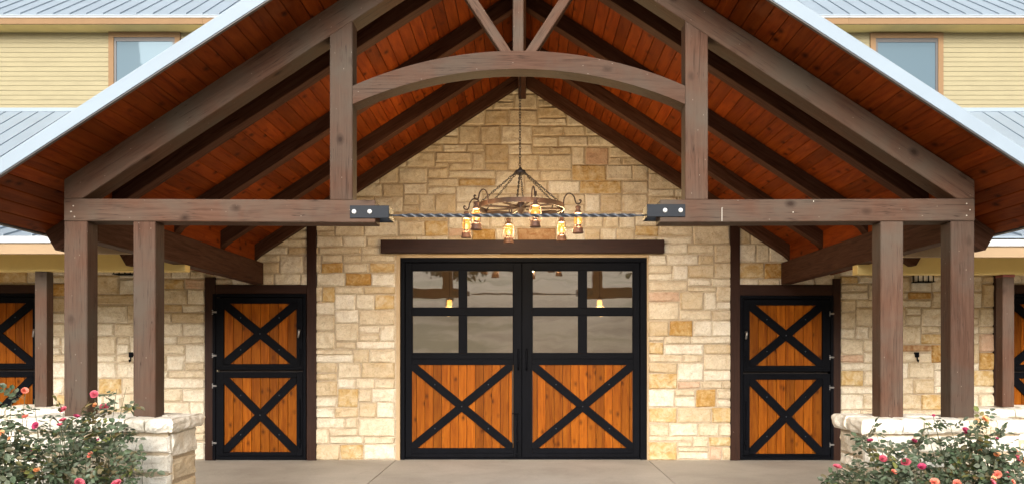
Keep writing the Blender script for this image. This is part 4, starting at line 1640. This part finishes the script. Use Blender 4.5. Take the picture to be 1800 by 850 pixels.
for k in range(6):
    an = R(A0 + 60 * k)
    d = Vector((math.cos(an), -math.sin(an), 0))
    c = Vector((CX, CD, CZ))
    up = Vector((0, 0, 1))
    # chain from top hub to the rim, between arms
    an2 = an + R(18)
    d2 = Vector((math.cos(an2), -math.sin(an2), 0))
    mb = MB()
    chain(mb, Vector(hc) + d2 * 0.05, c + d2 * (RR - 0.01) + up * 0.03, 0.04, 0.0045, 0.010)
    o = mb.build("rim_chain", M_CANDLE, ch, smooth=True)
    o['kind'] = 'stuff'
    # scroll arm
    mb = MB()
    prof = [(RR, -0.02), (RR + 0.004, 0.03), (RR + 0.015, 0.085), (RR + 0.05, 0.128), (RR + 0.095, 0.125), (RR + 0.13, 0.085), (RR + 0.145, 0.03), (RR + 0.165, 0.005), (RR + 0.195, 0.010), (RR + 0.21, 0.035), (RR + 0.20, 0.05), (RR + 0.187, 0.042)]
    pts = [c + d * a + up * (b + 0.0) for a, b in prof]
    # refine
    fine = []
    for i in range(len(pts) - 1):
        p0 = pts[max(i - 1, 0)]; p1 = pts[i]; p2 = pts[i + 1]; p3 = pts[min(i + 2, len(pts) - 1)]
        for t in (0, .25, .5, .75):
            fine.append(0.5 * ((2 * p1) + (p2 - p0) * t + (2 * p0 - 5 * p1 + 4 * p2 - p3) * t * t + (3 * p1 - p0 - 3 * p2 + p3) * t ** 3))
    fine.append(pts[-1])
    mb.tube(fine, 0.0085, 7)
    mb.build("scroll_arm", M_WHEEL, ch, smooth=True)
    # lantern
    L0 = c + d * (RR + 0.175) + up * (0.015)
    LS = 1.18
    sc_ = lambda P: [(a * LS, b * LS) for a, b in P]
    LPOS.append(L0)
    lm = MB()
    H = [(0.052, -0.295), (0.056, -0.285), (0.05, -0.272), (0.048, -0.245), (0.040, -0.232), (0.026, -0.224), (0.030, -0.214), (0.030, -0.208)]
    lm.lathe(L0, sc_(H), 16)
    cp = MB()
    cp.lathe(L0, sc_([(0.030, -0.100), (0.036, -0.097), (0.034, -0.082), (0.022, -0.072), (0.021, -0.052), (0.028, -0.046), (0.026, -0.034), (0.010, -0.026)]), 16)
    lan = lm.build("lantern", M_IRON, ch, smooth=True)
    cp.build("lantern_cap", M_IRON, lan, smooth=True)
    gm = MB()
    gm.lathe(L0, sc_([(0.026, -0.208), (0.037, -0.190), (0.040, -0.170), (0.036, -0.140), (0.028, -0.112), (0.026, -0.100)]), 16, closed=False)
    gm.build("glass_globe", M_GLOBE, lan, smooth=True)
    fm = MB()
    fm.lathe(L0, sc_([(0.004, -0.205), (0.013, -0.192), (0.015, -0.178), (0.009, -0.160), (0.003, -0.148)]), 10)
    fm.build("bulb", M_FLAME, lan, smooth=True)
    tm = MB()
    side = d.cross(up)
    for sg in (-1, 1):
        sp_ = [(0.046, -0.245), (0.056, -0.22), (0.056, -0.15), (0.050, -0.105), (0.032, -0.085)]
        tm.tube([L0 + side * a * sg * LS + up * b * LS for a, b in sp_], 0.0045, 6)
    hp = [(0.034, -0.085), (0.044, -0.045), (0.030, -0.005), (0.0, 0.012), (-0.030, -0.005), (-0.044, -0.045), (-0.034, -0.085)]
    tm.tube([L0 + side * a * LS + up * b * LS for a, b in hp], 0.0025, 5)
    for zz in (-0.188, -0.135):
        rp = [L0 + Vector((math.cos(q * .6283), math.sin(q * .6283), 0)) * 0.051 + up * zz * LS for q in range(11)]
        tm.tube(rp, 0.0016, 4)
    tm.build("wire_guard", M_IRON, lan, smooth=True)
    ld = bpy.data.lights.new("lantern_light", 'POINT')
    ld.energy = 88.0
    ld.color = (1.0, 0.69, 0.34)
    ld.shadow_soft_size = 0.03
    lo = bpy.data.objects.new("lantern_light", ld)
    link(lo, ch, Matrix.Translation(L0 + up * (-0.20)))
    # the lamp's own globe and bulb let its light through: lift the lamp just outside the bulb
M_IRON.node_tree.nodes["Principled BSDF"].inputs["Roughness"].default_value = 0.5


# ------------------------------------------------------------------ wall fittings
def sconce(px0, px1, pyb, label):
    y0, y1 = DW - 0.20, DW - 0.03
    x0, x1 = X(px0, DW - .1), X(px1, DW - .1)
    zb = Z(pyb, DW - .1)
    H = 0.30
    t = thing("wall_lantern", label, "wall light", ((x0 + x1) / 2, DW, zb), "black caged wall lights under the wing ceilings")
    mb = MB()
    e = 0.012
    for a in (x0, x1 - e):
        for b in (y0, y1 - e):
            mb.box(a, a + e, b, b + e, zb + e, zb + H)
    for q in (1 / 3, 2 / 3):
        xx = x0 + (x1 - x0) * q
        mb.box(xx - e / 2, xx + e / 2, y0, y0 + e, zb + e, zb + H)
    mb.box(x0 - 0.012, x1 + 0.012, y0 - 0.012, y1 + 0.012, zb, zb + e)
    mb.box(x0 - 0.02, x1 + 0.02, y0 - 0.02, y1 + 0.02, zb + H, zb + H + 0.03)
    mb.box((x0 + x1) / 2 - 0.05, (x0 + x1) / 2 + 0.05, y1 + .013, DW + 0.01, zb + 0.08, zb + H - 0.04)
    mb.build("cage", M_BLACK, t)
    gm = MB()
    gm.box(x0 + 0.02, x1 - 0.02, y0 + 0.02, y1 - 0.02, zb + 0.02, zb + H - 0.01)
    gm.build("frosted_glass", M_FROST, t)


sconce(1608, 1636, 496, "black caged wall light under the yellow beam between the right porch posts")
sconce(205, 235, 482.5, "black caged wall light mostly hidden by the yellow beam behind the left posts")


def hook(px, label):
    D = DW - 0.02
    x = X(px, D)
    t = thing("wall_hook", label, "hook", (x, D, Z(622, D)), "small black hooks on the wing walls")
    mb = MB()
    mb.box(x - 0.027, x + 0.027, D - 0.03, D + 0.02, Z(627, D), Z(618, D))
    mb.build("hook_plate", M_BLACK, t, bevel=0.003)
    mb = MB()
    mb.tube([(x, D - 0.02, Z(627, D)), (x, D - 0.03, Z(633, D)), (x, D - 0.055, Z(635, D)), (x, D - 0.07, Z(631, D))], 0.009, 7)
    mb.build("hook_arm", M_BLACK, t, smooth=True)


hook(1611, "small black hook below the rust coloured stone between the right posts")
hook(231, "small black hook on the wing wall peeping past the second left post")


# ------------------------------------------------------------------ rose bushes
def petal(mb, c, M, r, w, h, curl, twist):
    """curved petal as 3x3 grid"""
    base = len(mb.v)
    for j in range(4):
        t = j / 3
        rad = r * (0.35 + 0.65 * math.sin(t * 1.5)) + curl * t * t * r
        for i in range(4):
            s = (i / 3 - 0.5)
            ww = w * (0.45 + 0.9 * math.sin(math.pi * (0.15 + 0.62 * t)))
            an = twist + s * ww
            z = h * t - 0.12 * h * abs(s) * 2 * t
            mb.v.append(tuple(c + M @ Vector((rad * math.cos(an), rad * math.sin(an), z))))
    for j in range(3):
        for i in range(3):
            a = base + j * 4 + i
            mb.f.append((a, a + 1, a + 5, a + 4))


def bloom_mesh(seed, openness):
    r = random.Random(seed)
    mb = MB()
    I3 = Matrix.Identity(3)
    for ringi, (rad, h, cnt, curl) in enumerate(((0.008, 0.026, 3, -0.3), (0.016, 0.030, 4, 0.0), (0.026, 0.030, 5, 0.25), (0.034 * openness, 0.034, 5, 0.28), (0.040 * openness, 0.026, 5, 0.45))):
        for k in range(cnt):
            tw = k * 2 * math.pi / cnt + ringi * 0.7 + r.uniform(-.2, .2)
            petal(mb, Vector((0, 0, -0.010)), I3, rad * r.uniform(.9, 1.1), 6.28 / cnt * 1.25, h * r.uniform(.85, 1.15), curl, tw)
    me = bpy.data.meshes.new("rose_bloom")
    me.from_pydata(mb.v, [], mb.f)
    for p_ in me.polygons:
        p_.use_smooth = True
    me.update()
    return me


_bl = {}


def bloom(parent, p, mat, size, r):
    key = (mat.name, r.randrange(3))
    if key not in _bl:
        me = bloom_mesh(key[1] * 5 + len(_bl), 0.8 + 0.15 * key[1])
        me.materials.append(mat)
        _bl[key] = me
    o = bpy.data.objects.new("rose_bloom", _bl[key])
    rot = Euler((r.uniform(0.2, 1.2), r.uniform(-0.5, 0.5), r.uniform(-0.6, 0.6))).to_matrix().to_4x4()
    M = Matrix.Translation(p) @ rot @ Matrix.Scale(size * 0.53, 4)
    link(o, parent, M)


LEAF_SH = [(0, 0, 0), (0.25, 0.30, 0.05), (0.62, 0.33, 0.04), (1.0, 0, -0.06), (0.62, -0.33, 0.04), (0.25, -0.30, 0.05), (0.5, 0, -0.04)]
LEAF_F = [(0, 6, 2, 1), (6, 3, 2), (0, 5, 4, 6), (6, 4, 3)]


def leaflet(mb, p, d, nrm, L):
    d = d.normalized()
    s = nrm.cross(d)
    if s.length < 1e-4:
        s = d.orthogonal()
    s.normalize()
    nn = d.cross(s)
    mb.add([p + d * (a * L) + s * (b * L) + nn * (c * L * 1.5) for a, b, c in LEAF_SH], LEAF_F)


def compound(mb, p, d, L, r, n=5):
    """a rose leaf: 5 or 7 leaflets on a rachis"""
    d = d.normalized()
    up = Vector((r.gauss(0, .35), r.gauss(-.35, .35), 1)).normalized()
    s = d.cross(up).normalized()
    up = s.cross(d)
    for k in range(n // 2):
        q = p + d * L * (0.45 + 0.75 * k)
        for sg in (-1, 1):
            leaflet(mb, q, (s * sg + d * 0.45 + Vector((0, 0, r.uniform(-.3, .15)))), up + Vector((r.gauss(0, .25), r.gauss(0, .25), 0)), L * r.uniform(.8, 1.1))
    leaflet(mb, p + d * L * (0.45 + 0.75 * (n // 2) - 0.1), d + Vector((0, 0, r.uniform(-.4, .1))), up, L * 1.15)


def rose_bush(label, bx, by, blooms, tips, seed, spread=0.16, dens=1.0, fill=None):
    """blooms: (px, py, D, material, size); tips: (px, py, D) other shoot ends; fill: region (x0,x1,ztop,n) of inner foliage"""
    r = random.Random(seed)
    t = thing("rose_bush", label, "rose bush", (bx, by, -0.1), "rose bushes before the piers")
    stems, lv, yv = MB(), MB(), MB()
    ends = [(Vector((X(a, D), D, Z(b, D))), True) for a, b, D, _, _ in blooms] + [(Vector((X(a, D), D, Z(b, D))), False) for a, b, D in tips]
    if fill:
        fx0, fx1, fz, n, fd = fill
        for _ in range(n):
            u = r.random()
            x = fx0 + (fx1 - fx0) * u
            zt = fz * (0.55 + 0.45 * math.sin(math.pi * min(1, max(0, u))) ** 0.6)
            ends.append((Vector((x, by + r.uniform(-fd, fd), zt * r.uniform(0.35, 1.0))), False))
    for e, isb in ends:
        b0 = Vector((bx + r.uniform(-spread, spread) + (e.x - bx) * 0.45, by + r.uniform(-.08, .08), -0.12))
        mid = (b0 + e) / 2 + Vector((r.uniform(-.06, .06), r.uniform(-.06, .06), 0.06))
        pts = []
        for k in range(9):
            q = k / 8
            pts.append(b0 * (1 - q) ** 2 + mid * 2 * q * (1 - q) + e * q * q + Vector((noise.noise(Vector((q * 4, e.x * 9, e.z * 5))), noise.noise(Vector((q * 4 + 9, e.x * 9, 3))), 0)) * 0.02 * (1 - q))
        if isb:
            pts[-1] = e
        stems.tube(pts, [0.006 - 0.0042 * k / 8 for k in range(9)], 5)
        nl = int(20 * dens)
        for k in range(nl):
            q = r.uniform(0.30, 0.97)
            i = min(7, int(q * 8))
            p = pts[i].lerp(pts[i + 1], q * 8 - i)
            d = Vector((r.gauss(0, 1), r.gauss(0, .8), r.gauss(0.1, .5))).normalized()
            # small side twig
            tw = r.uniform(0.02, 0.12) * (1.2 - q * 0.75)
            p2 = p + d * tw
            if tw > 0.04:
                stems.tube([p, p2], [0.0016, 0.001], 3, cap=False)
            compound(yv if r.random() < 0.10 else lv, p2, d + Vector((0, -0.25, 0)), r.uniform(0.040, 0.060), r, r.choice((5, 5, 7)))
    stems.build("stems", M_STEM, t)
    o = lv.build("leaves", M_LEAF, t)
    o['kind'] = 'stuff'
    if yv.v:
        o = yv.build("young_leaves", M_YOUNG, t)
        o['kind'] = 'stuff'
    for a, b, D, mm, sz in blooms:
        bloom(t, Vector((X(a, D), D - 0.01, Z(b, D))), mm, sz, r)
    return t


PK, MG, CO, OR_ = P_PINK, P_MAG, P_CORAL, P_ORANGE
d1 = 6.35
rose_bush("pink rose bush with gangly stems in front of the left pier", -3.45, d1,
          [(112, 719, d1, PK, 1.0), (136, 731, 6.4, MG, 1.0), (112, 738, 6.25, PK, 1.1), (106, 746, 6.2, PK, .85), (64, 747, 6.2, MG, .95), (167, 692, 6.45, PK, 1.0), (184, 714, 6.45, PK, 1.0),
           (168, 711, 6.4, OR_, .8), (54, 796, 6.2, MG, 1.1), (160, 798, 6.1, CO, .9), (66, 825, 6.0, OR_, .95), (141, 847, 6.0, PK, 1.1), (206, 848, 6.0, PK, 1.15), (174, 771, 6.2, MG, .35)],
          [(60, 700, 6.4), (145, 716, 6.4), (205, 683, 6.45), (222, 680, 6.45), (205, 752, 6.3), (214, 757, 6.3), (255, 795, 6.2), (240, 780, 6.2), (250, 830, 6.1), (90, 770, 6.2), (130, 765, 6.2), (190, 790, 6.2)],
          41, fill=(-3.95, -2.95, 0.76, 16, .18))
rose_bush("grey green rose bush with faded orange blooms at the far left edge", -4.15, 6.2,
          [(45, 686, 6.4, CO, .85), (46, 731, 6.3, CO, .9), (4, 760, 6.1, OR_, .9), (18, 770, 6.1, OR_, .5)],
          [(5, 715, 6.3), (20, 708, 6.3), (-10, 740, 6.2), (35, 745, 6.1), (10, 780, 6.0), (40, 800, 6.0), (-15, 700, 6.3), (28, 760, 6.1)],
          43, fill=(-4.65, -3.85, 0.92, 14, .18))
d2 = 6.35
rose_bush("pink rose bush with low sprays reaching over the paving at the right pier", 2.85, d2,
          [(1529, 773, 6.4, MG, .95), (1606, 774, 6.4, MG, .9), (1551, 805, 6.2, PK, 1.25), (1591, 811, 6.2, PK, 1.1), (1619, 819, 6.1, MG, 1.0), (1570, 828, 6.1, CO, .95), (1471, 819, 6.3, PK, 1.0), (1642, 846, 6.0, CO, 1.05),
           (1681, 848, 6.0, CO, .9)],
          [(1462, 822, 6.3), (1490, 812, 6.3), (1520, 762, 6.4), (1540, 760, 6.4), (1505, 800, 6.3), (1560, 775, 6.3), (1580, 780, 6.3), (1620, 760, 6.4), (1500, 830, 6.2), (1478, 835, 6.2)],
          47, fill=(2.45, 3.30, 0.62, 16, .18))
rose_bush("tall rose bush with magenta and faded orange blooms at the right edge", 3.55, d2,
          [(1640, 729, 6.4, MG, .42), (1696, 756, 6.4, MG, 1.15), (1782, 790, 6.3, CO, 1.05), (1788, 804, 6.2, PK, 1.15), (1799, 808, 6.2, OR_, .9), (1721, 791, 6.3, OR_, .8), (1751, 798, 6.2, OR_, .95), (1731, 735, 6.4, OR_, .95),
           (1716, 738, 6.4, OR_, .6), (1752, 833, 6.1, CO, .95), (1769, 834, 6.1, PK, .95), (1745, 841, 6.05, OR_, 1.0), (1744, 848, 6.0, PK, 1.05), (1751, 769, 6.3, MG, .4), (1779, 845, 6.0, CO, .7)],
          [(1628, 745, 6.4), (1645, 748, 6.4), (1680, 770, 6.3), (1705, 760, 6.3), (1735, 765, 6.3), (1760, 780, 6.3), (1650, 780, 6.3), (1690, 790, 6.2), (1720, 775, 6.3), (1790, 830, 6.1), (1670, 745, 6.4), (1742, 748, 6.4)],
          53, fill=(3.05, 3.95, 0.74, 18, .18))
